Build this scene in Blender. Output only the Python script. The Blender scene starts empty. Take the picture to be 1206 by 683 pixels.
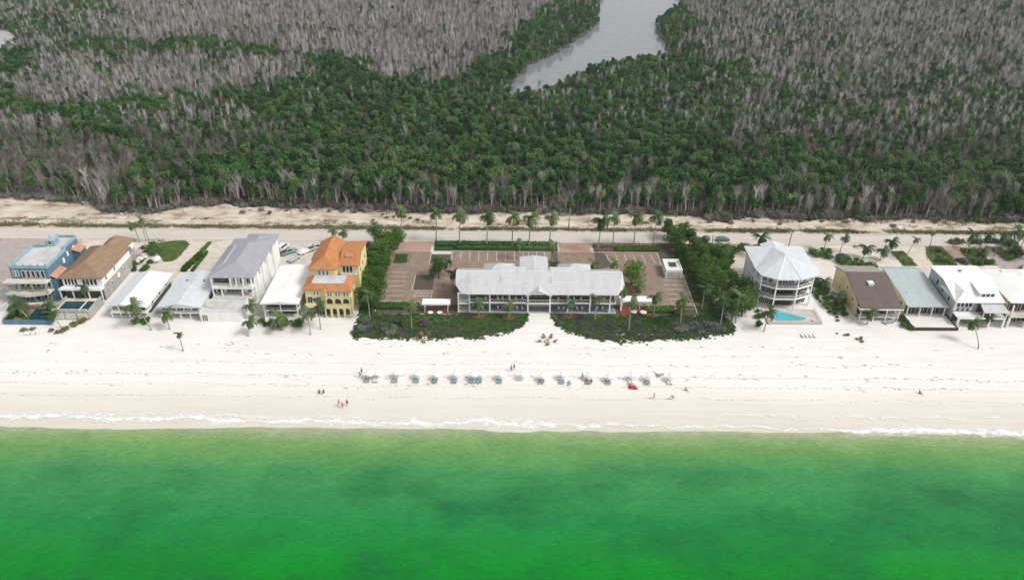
import bpy, math, random
from math import sin, cos, pi, radians, hypot, atan2
import numpy as np
rnd = random.Random(7)
S = bpy.context.scene
# ------------------------------------------------------------------ camera
H_CAM = 118.0; PITCH = radians(30); ROLL = radians(0.45)
cd = bpy.data.cameras.new('camera'); cam = bpy.data.objects.new('camera', cd)
S.collection.objects.link(cam); S.camera = cam
cd.lens = 28; cd.sensor_width = 36; cd.clip_start = 1; cd.clip_end = 20000
from mathutils import Euler, Matrix, Vector
cam.matrix_world = Matrix.Translation((0, 0, H_CAM)) @ Matrix.Rotation(pi/2-PITCH, 4, 'X') @ Matrix.Rotation(ROLL, 4, 'Z')
# ------------------------------------------------------------------ world and sun (overcast)
W = bpy.data.worlds.new('World'); S.world = W; W.use_nodes = True
wn = W.node_tree; wn.nodes.clear()
sky = wn.nodes.new('ShaderNodeTexSky'); sky.sky_type = 'NISHITA'; sky.sun_disc = False
SUN_EL = radians(50); SUN_AZ = radians(110)       # azimuth clockwise from +Y: sun to the right, a little behind the camera
sky.sun_elevation = SUN_EL; sky.sun_rotation = SUN_AZ
sky.air_density = 1.0; sky.dust_density = 3.0; sky.ozone_density = 0.6
hs = wn.nodes.new('ShaderNodeHueSaturation'); hs.inputs['Saturation'].default_value = 0.12; hs.inputs['Value'].default_value = 1.0
bgn = wn.nodes.new('ShaderNodeBackground'); bgn.inputs['Strength'].default_value = 0.15
wo = wn.nodes.new('ShaderNodeOutputWorld')
wn.links.new(sky.outputs[0], hs.inputs['Color']); wn.links.new(hs.outputs[0], bgn.inputs['Color']); wn.links.new(bgn.outputs[0], wo.inputs['Surface'])
sd = bpy.data.lights.new('sun', 'SUN'); sd.energy = 1.5; sd.angle = radians(14); sd.color = (1, .975, .94)
sun = bpy.data.objects.new('sun', sd); S.collection.objects.link(sun)
sdir = Vector((sin(SUN_AZ)*cos(SUN_EL), cos(SUN_AZ)*cos(SUN_EL), sin(SUN_EL)))
sun.rotation_euler = (-sdir).to_track_quat('-Z', 'Y').to_euler(); sun.location = (60, 100, 300)
S.view_settings.view_transform = 'Standard'; S.view_settings.look = 'None'
S.view_settings.exposure = 0.38; S.view_settings.gamma = 1.0
S.render.engine = 'CYCLES'

# ------------------------------------------------------------------ projection helpers (used to lay out the world in metres)
FP = 28/36*1206
def G(px, py, z=0):
    u = (px-603)/FP; v = -(py-341.5)/FP
    x = u*cos(ROLL)-v*sin(ROLL); y = u*sin(ROLL)+v*cos(ROLL)
    a = pi/2-PITCH
    Y = y*cos(a)+sin(a); Z = y*sin(a)-cos(a)
    t = (z-H_CAM)/Z
    return (x*t, Y*t)
def PJ(x, y, z):
    z -= H_CAM; a = pi/2-PITCH
    yy = y*cos(a)+z*sin(a); w = -y*sin(a)+z*cos(a)
    u = x*cos(ROLL)+yy*sin(ROLL); v = -x*sin(ROLL)+yy*cos(ROLL)
    return 603+FP*u/-w, 341.5-FP*v/-w
_h = np.random.RandomState(3).rand(256, 256)
def vnoise(x, y, s=1.0):
    x = x/s+1000.5; y = y/s+1000.5
    i = int(math.floor(x)); j = int(math.floor(y)); fx = x-i; fy = y-j
    fx = fx*fx*(3-2*fx); fy = fy*fy*(3-2*fy)
    g = lambda a, b: _h[a & 255, b & 255]
    return (g(i,j)*(1-fx)+g(i+1,j)*fx)*(1-fy)+(g(i,j+1)*(1-fx)+g(i+1,j+1)*fx)*fy
def fbm(x, y, s):
    return .5*vnoise(x,y,s)+.3*vnoise(x+37,y-11,s*.47)+.2*vnoise(x-71,y+5,s*.21)
def inpoly(x, y, P):
    c = False; j = len(P)-1
    for i in range(len(P)):
        if (P[i][1] > y) != (P[j][1] > y) and x < (P[j][0]-P[i][0])*(y-P[i][1])/(P[j][1]-P[i][1])+P[i][0]: c = not c
        j = i
    return c

# ------------------------------------------------------------------ materials
def _ramp(nt, fac, stops):
    r = nt.nodes.new('ShaderNodeValToRGB'); e = r.color_ramp.elements
    while len(e) < len(stops): e.new(0.5)
    for k, (p, c) in enumerate(stops):
        e[k].position = p; e[k].color = (*c, 1)
    nt.links.new(fac, r.inputs[0]); return r.outputs[0]
def _noise(nt, scale, detail=4, vec=None, rough=.6, stretch=None):
    n = nt.nodes.new('ShaderNodeTexNoise'); n.inputs['Scale'].default_value = scale; n.inputs['Detail'].default_value = detail
    n.inputs['Roughness'].default_value = rough
    g = nt.nodes.new('ShaderNodeNewGeometry'); src = g.outputs['Position'] if vec is None else vec
    if stretch:
        m = nt.nodes.new('ShaderNodeMapping'); m.inputs['Scale'].default_value = stretch
        nt.links.new(src, m.inputs[0]); src = m.outputs[0]
    nt.links.new(src, n.inputs['Vector']); return n.outputs['Fac']
def _mixc(nt, f, a, b, bt='MIX'):
    m = nt.nodes.new('ShaderNodeMix'); m.data_type = 'RGBA'; m.blend_type = bt
    for s, v in ((0, f), (6, a), (7, b)):
        if hasattr(v, 'links') or hasattr(v, 'is_linked'): nt.links.new(v, m.inputs[s])
        else: m.inputs[s].default_value = v if s == 0 else (*v, 1)
    return m.outputs[2]
def base(name):
    m = bpy.data.materials.new(name); m.use_nodes = True; nt = m.node_tree
    return m, nt, nt.nodes['Principled BSDF']
def bump(nt, b, h, dist, strength=.6):
    n = nt.nodes.new('ShaderNodeBump'); n.inputs['Distance'].default_value = dist; n.inputs['Strength'].default_value = strength
    nt.links.new(h, n.inputs['Height']); nt.links.new(n.outputs[0], b.inputs['Normal'])
def mat(name, c, rough=.7, var=.25, scale=.8, c2=None, streak=False, bm=0.0, metallic=0, spec=.3):
    """plain surface: colour, patchy wear, fine grain"""
    m, nt, b = base(name)
    n = _noise(nt, scale, 6, stretch=((1,1,.25) if streak else None))
    n2 = _noise(nt, scale*9, 3)
    c2 = c2 or tuple(v*(1-var) for v in c)
    col = _ramp(nt, n, [(.3, c2), (.62, c)])
    col = _mixc(nt, n2, col, tuple(min(1, v*1.0) for v in (.82,.82,.82)), 'MULTIPLY') if False else col
    mm = nt.nodes.new('ShaderNodeMapRange'); nt.links.new(n2, mm.inputs[0]); mm.inputs[3].default_value = 1-var*.5; mm.inputs[4].default_value = 1+var*.3
    vm = nt.nodes.new('ShaderNodeVectorMath'); vm.operation = 'SCALE'; nt.links.new(col, vm.inputs[0]); nt.links.new(mm.outputs[0], vm.inputs['Scale'])
    nt.links.new(vm.outputs[0], b.inputs['Base Color'])
    b.inputs['Roughness'].default_value = rough; b.inputs['Metallic'].default_value = metallic; b.inputs['Specular IOR Level'].default_value = spec
    if bm: bump(nt, b, n2, bm)
    return m
def leafmat(name, cols, rough=.65, back=None):
    """foliage: colour per tree and per clump, a little light passing through"""
    m, nt, b = base(name)
    oi = nt.nodes.new('ShaderNodeObjectInfo')
    n = _noise(nt, .035, 4); n2 = _noise(nt, 2.7, 2)
    a = nt.nodes.new('ShaderNodeMath'); a.operation = 'MULTIPLY_ADD'; a.inputs[1].default_value = .75
    nt.links.new(oi.outputs['Random'], a.inputs[0])
    t = nt.nodes.new('ShaderNodeMath'); t.operation = 'MULTIPLY'; t.inputs[1].default_value = .35; nt.links.new(n2, t.inputs[0]); nt.links.new(t.outputs[0], a.inputs[2])
    w_ = nt.nodes.new('ShaderNodeMath'); w_.operation = 'MULTIPLY_ADD'; w_.inputs[1].default_value = 1.1; nt.links.new(n, w_.inputs[0]); w_.inputs[2].default_value = -.55
    w2 = nt.nodes.new('ShaderNodeMath'); w2.operation = 'ADD'; nt.links.new(w_.outputs[0], w2.inputs[0]); nt.links.new(a.outputs[0], w2.inputs[1])
    k = len(cols); col = _ramp(nt, w2.outputs[0], [(.15+.7*i/(k-1), c) for i, c in enumerate(cols)])
    nt.links.new(col, b.inputs['Base Color']); b.inputs['Roughness'].default_value = rough; b.inputs['Specular IOR Level'].default_value = .25
    tr = nt.nodes.new('ShaderNodeBsdfTranslucent'); mx = nt.nodes.new('ShaderNodeMixShader'); mx.inputs[0].default_value = .22
    nt.links.new(col, tr.inputs['Color']); nt.links.new(b.outputs[0], mx.inputs[1]); nt.links.new(tr.outputs[0], mx.inputs[2])
    nt.links.new(mx.outputs[0], nt.nodes['Material Output'].inputs['Surface'])
    return m
def wavemat(name, c, c2, axis, period, rough=.5, depth=.03, spec=.3):
    """ribbed roof: seams or tile rows along one axis"""
    m, nt, b = base(name)
    tc = nt.nodes.new('ShaderNodeTexCoord')
    w = nt.nodes.new('ShaderNodeTexWave'); w.bands_direction = axis; w.inputs['Scale'].default_value = 1/period*.314
    w.inputs['Distortion'].default_value = .1
    nt.links.new(tc.outputs['Object'], w.inputs['Vector'])
    n = _noise(nt, .7, 6); n2 = _noise(nt, 5, 3)
    col = _ramp(nt, n, [(.3, c2), (.65, c)]); col = _mixc(nt, .25, col, _ramp(nt, w.outputs['Fac'], [(0, c2), (.5, c), (1, c)]), 'MIX')
    col = _mixc(nt, .3, col, _ramp(nt, n2, [(.3, c2), (.7, c)]))
    col = _mixc(nt, 1.0, col, _ramp(nt, _noise(nt, .5, 6, rough=.75, stretch=(1.6,.35,.35)), [(.34, (.88,.87,.86)), (.52, (1,1,1))]), 'MULTIPLY')
    nt.links.new(col, b.inputs['Base Color']); b.inputs['Roughness'].default_value = rough; b.inputs['Specular IOR Level'].default_value = spec
    bump(nt, b, w.outputs['Fac'], depth, .7); return m

M = {}
def ms():
    M['white'] = mat('white_paint', (.80,.80,.78), .6, .14, .5, streak=True)
    M['offwhite'] = mat('offwhite_stucco', (.70,.69,.64), .8, .2, .6, streak=True, bm=.01)
    M['cream'] = mat('cream_stucco', (.66,.60,.48), .8, .2, .6, streak=True)
    M['shingle_wall'] = mat('weathered_shingle_wall', (.42,.40,.37), .85, .35, 1.2, streak=True, bm=.03)
    M['blue'] = mat('blue_stucco', (.11,.21,.29), .75, .3, .7, streak=True, bm=.01)
    M['lblue'] = mat('pale_blue_trim', (.30,.42,.48), .7, .25, .7, streak=True)
    M['yellow'] = mat('yellow_stucco', (.76,.66,.33), .8, .22, .5, streak=True, bm=.01)
    M['pyellow'] = mat('pale_yellow_stucco', (.70,.60,.34), .8, .2, .5, streak=True, bm=.01)
    M['grey_wall'] = mat('pale_grey_wall', (.46,.49,.52), .8, .2, .5, streak=True)
    M['brick'] = mat('brown_interior_wall', (.27,.155,.10), .8, .3, 1.5)
    M['flat_roof'] = mat('flat_membrane_roof', (.55,.55,.55), .8, .3, .35, bm=.02)
    M['white_roof'] = mat('white_membrane_roof', (.82,.81,.79), .65, .14, .3, bm=.02)
    M['brown_roof'] = wavemat('brown_shingle_roof', (.30,.20,.13), (.17,.11,.075), 'Z', .35, .85, .03)
    M['dark_roof'] = wavemat('dark_brown_shingle_roof', (.15,.115,.105), (.095,.075,.07), 'Y', .45, .85, .03)
    M['tan_roof'] = wavemat('tan_shingle_roof', (.36,.34,.28), (.26,.24,.2), 'Y', .45, .85, .03)
    M['orange_roof'] = wavemat('terracotta_tile_roof', (.52,.22,.085), (.30,.12,.05), 'X', .55, .75, .08)
    M['pink_roof'] = wavemat('faded_terracotta_roof', (.55,.28,.19), (.38,.18,.12), 'X', .55, .8, .08)
    M['grey_roof'] = wavemat('grey_violet_metal_roof', (.34,.34,.38), (.27,.27,.31), 'X', .5, .45, .03)
    M['pale_roof'] = wavemat('pale_grey_metal_roof', (.60,.62,.64), (.48,.50,.52), 'X', .5, .4, .03)
    M['club_roof'] = wavemat('light_grey_metal_roof', (.52,.52,.52), (.43,.43,.44), 'X', .5, .4, .03)
    M['green_roof'] = wavemat('grey_green_metal_roof', (.42,.47,.46), (.33,.38,.38), 'X', .5, .4, .03)
    M['glass'] = mat('dark_window_glass', (.018,.022,.028), .12, .4, .9, spec=.6)
    M['blue_glass'] = mat('blue_grey_window_glass', (.13,.16,.22), .15, .5, .8, spec=.6)
    M['void'] = mat('shaded_porch_wall', (.10,.10,.10), .9, .4, .8)  # dark colour stands for the shade inside porches and recesses
    M['wood'] = mat('weathered_wood', (.28,.22,.16), .85, .35, 2.0)
    M['teak'] = mat('teak_wood', (.27,.18,.11), .7, .3, 3.0)
    M['dark_wood'] = mat('dark_wood', (.07,.05,.04), .8, .3, 2.0)
    M['redfloor'] = mat('red_brick_floor', (.28,.07,.05), .8, .35, 2.5)
    M['mulch'] = mat('red_brown_mulch', (.17,.085,.055), .95, .5, 3.0, bm=.1)
    M['bark_mulch'] = mat('grey_brown_planting_soil', (.12,.10,.08), .95, .5, 1.6, bm=.1)
    M['concrete'] = mat('pale_concrete', (.52,.49,.45), .85, .2, .6, bm=.01)
    M['tan_concrete'] = mat('tan_concrete', (.58,.52,.44), .85, .2, .5, bm=.01)
    M['mauve_drive'] = mat('mauve_paver_drive', (.40,.34,.32), .85, .22, .5, bm=.01)
    M['pink_pave'] = mat('pink_paver_apron', (.44,.29,.23), .85, .3, 1.2, bm=.01)
    M['line'] = mat('pale_paint_line', (.66,.58,.50), .8, .3, 1.5)
    M['kerb'] = mat('kerb_concrete', (.55,.50,.44), .85, .25, 1.0)
    M['trunk'] = mat('grey_palm_bark', (.36,.33,.29), .9, .35, 1.6, streak=False, bm=.03)
    M['bark'] = mat('brown_bark', (.14,.11,.085), .95, .4, 2.0, bm=.04)
    M['pale_bark'] = mat('pale_grey_bark', (.47,.44,.40), .95, .4, 1.2, bm=.04)
    M['canvas'] = mat('white_canvas', (.82,.83,.83), .8, .08, 2)
    M['blue_cloth'] = mat('blue_sling_fabric', (.22,.34,.41), .8, .2, 3)
    M['grey_cloth'] = mat('grey_sling_fabric', (.30,.30,.31), .8, .2, 3)
    M['white_cloth'] = mat('white_cushion', (.74,.74,.72), .8, .1, 3)
    M['red_cloth'] = mat('red_fabric', (.45,.04,.05), .8, .2, 3)
    M['navy_cloth'] = mat('navy_fabric', (.03,.04,.09), .8, .2, 3)
    M['green_cloth'] = mat('green_fabric', (.06,.18,.10), .8, .2, 3)
    M['skin'] = mat('skin', (.46,.26,.17), .6, .1, 5)
    M['hair'] = mat('dark_hair', (.04,.025,.02), .7, .2, 9)
    M['metal'] = mat('grey_metal', (.38,.38,.38), .4, .2, 2, metallic=.6)
    M['tyre'] = mat('black_rubber', (.025,.025,.025), .8, .2, 3)
    M['rim'] = mat('wheel_rim', (.45,.45,.46), .35, .2, 3, metallic=.7)
    M['lamp'] = mat('headlight_lens', (.7,.7,.68), .15, .1, 3)
    M['tail'] = mat('red_lamp_lens', (.35,.02,.02), .2, .1, 3)
    for n, c in (('car_white', (.72,.72,.72)), ('car_silver', (.42,.43,.44)), ('car_green', (.22,.27,.20)), ('car_teal', (.10,.17,.19)), ('car_black', (.03,.035,.045)), ('car_pink', (.50,.38,.40))):
        M[n] = mat(n, c, .25, .06, 1, spec=.6)
    G1 = [(.018,.042,.012), (.035,.085,.020), (.060,.125,.030), (.085,.15,.045)]
    M['mangrove_leaf'] = leafmat('mangrove_leaves', [(.022,.055,.014), (.036,.110,.024), (.060,.158,.038), (.13,.215,.075)])
    M['hedge_leaf'] = leafmat('hedge_tree_leaves', [(.04,.095,.014), (.068,.145,.020), (.105,.19,.03)])
    M['palm_leaf'] = leafmat('palm_fronds', [(.035,.070,.022), (.065,.115,.035), (.11,.155,.055)])
    M['bright_palm'] = leafmat('yellow_green_palm_fronds', [(.10,.16,.03), (.14,.21,.045), (.18,.25,.06)])
    M['grass'] = leafmat('lawn_grass', [(.075,.15,.028), (.11,.19,.04), (.20,.235,.06)])
    M['bed_leaf'] = leafmat('ground_cover_leaves', [(.045,.11,.020), (.070,.16,.028), (.115,.21,.045)])
    M['purple_leaf'] = leafmat('purplish_shrub_leaves', [(.10,.085,.10), (.14,.125,.14), (.18,.17,.17)])
    M['silver_leaf'] = leafmat('silver_green_shrub_leaves', [(.10,.12,.09), (.17,.20,.15), (.26,.29,.22)])
    M['dry_leaf'] = leafmat('dry_olive_grass', [(.13,.13,.06), (.18,.18,.085), (.25,.23,.12)])
    M['dead_twig'] = leafmat('bare_grey_twigs', [(.30,.27,.268), (.44,.405,.40), (.62,.58,.575)])  # grey bark colour, paled further to carry distance haze
    M['dead_twig_dark'] = leafmat('bare_brown_twigs', [(.12,.10,.088), (.20,.175,.155), (.32,.29,.265)])
ms()
M['deck_boards'] = mat('grey_brown_deck_boards', (.20,.17,.14), .85, .3, 1.5)
# sand: dry, damp and wet with depth towards the sea, raked and trampled
def sandmat():
    m, nt, b = base('beach_sand')
    g = nt.nodes.new('ShaderNodeNewGeometry'); sp = nt.nodes.new('ShaderNodeSeparateXYZ'); nt.links.new(g.outputs['Position'], sp.inputs[0])
    big = _noise(nt, .035, 4, stretch=(.35,1,1)); mid = _noise(nt, .35, 6, stretch=(.5,1,1)); fine = _noise(nt, 2.2, 5)
    dry = _ramp(nt, big, [(.32, (.675,.64,.60)), (.6, (.74,.715,.69))])
    dry = _mixc(nt, .45, dry, _ramp(nt, mid, [(.3, (.635,.595,.55)), (.6, (.75,.73,.705))]))
    dry = _mixc(nt, .3, dry, _ramp(nt, fine, [(.3, (.57,.53,.48)), (.62, (.75,.73,.705))]))
    # distance from the waterline, wobbled
    wob = nt.nodes.new('ShaderNodeMath'); wob.operation = 'MULTIPLY_ADD'; nt.links.new(_noise(nt, .045, 3, stretch=(1,.6,1)), wob.inputs[0]); wob.inputs[1].default_value = 9; nt.links.new(sp.outputs['Y'], wob.inputs[2])
    mr = nt.nodes.new('ShaderNodeMapRange'); nt.links.new(wob.outputs[0], mr.inputs[0]); mr.inputs[1].default_value = 140; mr.inputs[2].default_value = 168
    wet = _ramp(nt, mr.outputs[0], [(0, (.50,.47,.38)), (.22, (.56,.525,.455)), (.55, (.63,.595,.54)), (.85, (.70,.67,.63)), (1, (.73,.70,.67))])
    f = nt.nodes.new('ShaderNodeMapRange'); nt.links.new(wob.outputs[0], f.inputs[0]); f.inputs[1].default_value = 156; f.inputs[2].default_value = 172
    col = _mixc(nt, f.outputs[0], wet, dry)
    col = _mixc(nt, .35, col, _mixc(nt, 1.0, col, _ramp(nt, _noise(nt, .6, 6, stretch=(.04,1,1), rough=.7), [(.35, (.80,.78,.75)), (.6, (1,1,1))]), 'MULTIPLY'))
    # back of beach and road shoulder: browner, dirtier sand
    f2 = nt.nodes.new('ShaderNodeMapRange'); nt.links.new(sp.outputs['Y'], f2.inputs[0]); f2.inputs[1].default_value = 205; f2.inputs[2].default_value = 243
    dirt = _ramp(nt, _noise(nt, .25, 7, stretch=(.4,1,1), rough=.7), [(.36, (.22,.165,.12)), (.45, (.43,.36,.28)), (.56, (.54,.48,.40)), (.70, (.64,.585,.51))])
    col = _mixc(nt, f2.outputs[0], col, dirt)
    # thin wrack lines along the beach
    wl = nt.nodes.new('ShaderNodeMath'); wl.operation = 'MULTIPLY_ADD'; nt.links.new(_noise(nt, .07, 5, stretch=(1,.01,1)), wl.inputs[0]); wl.inputs[1].default_value = 5; nt.links.new(sp.outputs['Y'], wl.inputs[2])
    acc = None
    for y0, wd in ((161.3, .45), (157.2, .3), (166.5, .25), (152.5, .35)):
        s_ = nt.nodes.new('ShaderNodeMath'); s_.operation = 'SUBTRACT'; nt.links.new(wl.outputs[0], s_.inputs[0]); s_.inputs[1].default_value = y0+2.5
        a_ = nt.nodes.new('ShaderNodeMath'); a_.operation = 'ABSOLUTE'; nt.links.new(s_.outputs[0], a_.inputs[0])
        r_ = nt.nodes.new('ShaderNodeMapRange'); nt.links.new(a_.outputs[0], r_.inputs[0]); r_.inputs[1].default_value = 0; r_.inputs[2].default_value = wd; r_.inputs[3].default_value = 1; r_.inputs[4].default_value = 0
        if acc is None: acc = r_.outputs[0]
        else:
            q = nt.nodes.new('ShaderNodeMath'); q.operation = 'MAXIMUM'; nt.links.new(acc, q.inputs[0]); nt.links.new(r_.outputs[0], q.inputs[1]); acc = q.outputs[0]
    br = _ramp(nt, _noise(nt, 1.4, 4), [(.48, (0,0,0)), (.6, (.75,.75,.75))])
    q = nt.nodes.new('ShaderNodeMath'); q.operation = 'MULTIPLY'; nt.links.new(acc, q.inputs[0]); nt.links.new(br, q.inputs[1])
    col = _mixc(nt, q.outputs[0], col, (.30,.24,.18))
    nt.links.new(col, b.inputs['Base Color']); b.inputs['Roughness'].default_value = .9; b.inputs['Specular IOR Level'].default_value = .2
    bump(nt, b, mid, .12, .5); return m
M['sand'] = sandmat()
def seamat():
    m, nt, b = base('green_sea_water')
    g = nt.nodes.new('ShaderNodeNewGeometry'); sp = nt.nodes.new('ShaderNodeSeparateXYZ'); nt.links.new(g.outputs['Position'], sp.inputs[0])
    n = _noise(nt, .03, 4, stretch=(.5,1,1)); n3 = _noise(nt, .22, 5, stretch=(.6,1,1))
    w1 = nt.nodes.new('ShaderNodeMath'); w1.operation = 'MULTIPLY_ADD'; nt.links.new(n, w1.inputs[0]); w1.inputs[1].default_value = 6; nt.links.new(sp.outputs['Y'], w1.inputs[2])
    w2 = nt.nodes.new('ShaderNodeMath'); w2.operation = 'MULTIPLY_ADD'; nt.links.new(n3, w2.inputs[0]); w2.inputs[1].default_value = 3; nt.links.new(w1.outputs[0], w2.inputs[2])
    mr = nt.nodes.new('ShaderNodeMapRange'); nt.links.new(w2.outputs[0], mr.inputs[0]); mr.inputs[1].default_value = 148.5; mr.inputs[2].default_value = 98
    col = _ramp(nt, mr.outputs[0], [(0, (.50,.48,.36)), (.06, (.43,.44,.28)), (.10, (.30,.39,.18)), (.17, (.175,.345,.105)), (.32, (.068,.285,.092)), (.61, (.018,.245,.058)), (.85, (.004,.245,.020)), (1, (.003,.245,.014))])
    # darker patches of sea bed
    p = _noise(nt, .04, 5, stretch=(.7,1,1), rough=.6)
    pf = _ramp(nt, p, [(.45, (0,0,0)), (.62, (.66,.66,.66))])
    lim = nt.nodes.new('ShaderNodeMapRange'); nt.links.new(mr.outputs[0], lim.inputs[0]); lim.inputs[1].default_value = .16; lim.inputs[2].default_value = .4
    q = nt.nodes.new('ShaderNodeMath'); q.operation = 'MULTIPLY'; nt.links.new(pf, q.inputs[0]); nt.links.new(lim.outputs[0], q.inputs[1])
    col = _mixc(nt, q.outputs[0], col, (.008,.125,.040))
    sp2 = _ramp(nt, _noise(nt, 1.6, 5, stretch=(.45,1,1), rough=.75), [(.3, (.58,.66,.62)), (.7, (1.0,1.0,1.0))])  # wave ripple shading multiplied into the water colour
    col = _mixc(nt, 1.0, col, sp2, 'MULTIPLY')
    col = _mixc(nt, 1.0, col, _ramp(nt, _noise(nt, .12, 6, stretch=(.8,1,1), rough=.7), [(.35, (.84,.86,.90)), (.65, (1,1,1))]), 'MULTIPLY')
    nt.links.new(col, b.inputs['Base Color']); b.inputs['Roughness'].default_value = .28; b.inputs['IOR'].default_value = 1.33; b.inputs['Specular IOR Level'].default_value = .12
    bump(nt, b, _noise(nt, .9, 7, stretch=(.45,1,1), rough=.7), .22, .8); return m
M['sea'] = seamat()
def foammat():
    m, nt, b = base('sea_foam'); b.inputs['Base Color'].default_value = (.80,.80,.77,1); b.inputs['Roughness'].default_value = .8
    uv = nt.nodes.new('ShaderNodeTexCoord'); sp = nt.nodes.new('ShaderNodeSeparateXYZ'); nt.links.new(uv.outputs['UV'], sp.inputs[0])
    n = _noise(nt, .55, 6, rough=.72, stretch=(.7,1.2,1))
    # lace is dense along the crest and breaks up towards both edges
    a = nt.nodes.new('ShaderNodeMath'); a.operation = 'MULTIPLY_ADD'; nt.links.new(sp.outputs['Y'], a.inputs[0]); a.inputs[1].default_value = .36; nt.links.new(n, a.inputs[2])
    al = _ramp(nt, a.outputs[0], [(.50, (0,0,0)), (.66, (.40,.40,.40)), (.84, (.98,.98,.98))])
    t = nt.nodes.new('ShaderNodeBsdfTransparent'); mx = nt.nodes.new('ShaderNodeMixShader')
    nt.links.new(al, mx.inputs[0]); nt.links.new(t.outputs[0], mx.inputs[1]); nt.links.new(b.outputs[0], mx.inputs[2])
    nt.links.new(mx.outputs[0], nt.nodes['Material Output'].inputs['Surface']); return m
M['foam'] = foammat()
def watermat(name, c, rough=.08, b_=.03, sc=1.2):
    m, nt, b = base(name)
    n = _noise(nt, .15, 3); nt.links.new(_ramp(nt, n, [(.3, tuple(v*.8 for v in c)), (.7, c)]), b.inputs['Base Color'])
    b.inputs['Roughness'].default_value = rough; b.inputs['IOR'].default_value = 1.33
    bump(nt, b, _noise(nt, sc, 3), b_, .4); return m
M['river'] = watermat('grey_river_water', (.20,.215,.225), .12, .03, .8)
M['pool'] = watermat('turquoise_pool_water', (.09,.42,.47))
M['dpool'] = watermat('dark_teal_pool_water', (.01,.055,.07))
def pavers():
    m, nt, b = base('brown_parking_pavers')
    br = nt.nodes.new('ShaderNodeTexBrick'); g = nt.nodes.new('ShaderNodeNewGeometry'); nt.links.new(g.outputs['Position'], br.inputs['Vector'])
    br.inputs['Scale'].default_value = 1.6; br.inputs['Color1'].default_value = (.21,.16,.125,1); br.inputs['Color2'].default_value = (.25,.19,.15,1); br.inputs['Mortar'].default_value = (.24,.17,.13,1); br.inputs['Mortar Size'].default_value = .012
    n = _noise(nt, .22, 6); col = _mixc(nt, .5, br.outputs[0], _ramp(nt, n, [(.3, (.17,.12,.085)), (.5, (.235,.168,.122)), (.68, (.30,.225,.17))]))
    col = _mixc(nt, 1.0, col, _ramp(nt, _noise(nt, .9, 6, rough=.75, stretch=(1,.35,1)), [(.36, (.72,.70,.68)), (.5, (1,1,1)), (.72, (1,1,1))]), 'MULTIPLY')
    nt.links.new(col, b.inputs['Base Color']); b.inputs['Roughness'].default_value = .85; return m
M['paver'] = pavers()
def roadmat():
    m, nt, b = base('sandy_road_surface')
    n = _noise(nt, .25, 6, stretch=(.12,1,1)); n2 = _noise(nt, 1.2, 5)
    col = _ramp(nt, n, [(.3, (.42,.385,.345)), (.65, (.52,.485,.44))]); col = _mixc(nt, .3, col, _ramp(nt, n2, [(.3, (.42,.37,.31)), (.7, (.60,.54,.47))]))
    nt.links.new(col, b.inputs['Base Color']); b.inputs['Roughness'].default_value = .9; return m
M['road'] = roadmat()
def floormat():
    m, nt, b = base('mangrove_mud')
    n = _noise(nt, .12, 6)
    nt.links.new(_ramp(nt, n, [(.3, (.022,.020,.016)), (.5, (.055,.050,.043)), (.7, (.14,.125,.11))]), b.inputs['Base Color']); b.inputs['Roughness'].default_value = .95; return m
M['mud'] = floormat()

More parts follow.
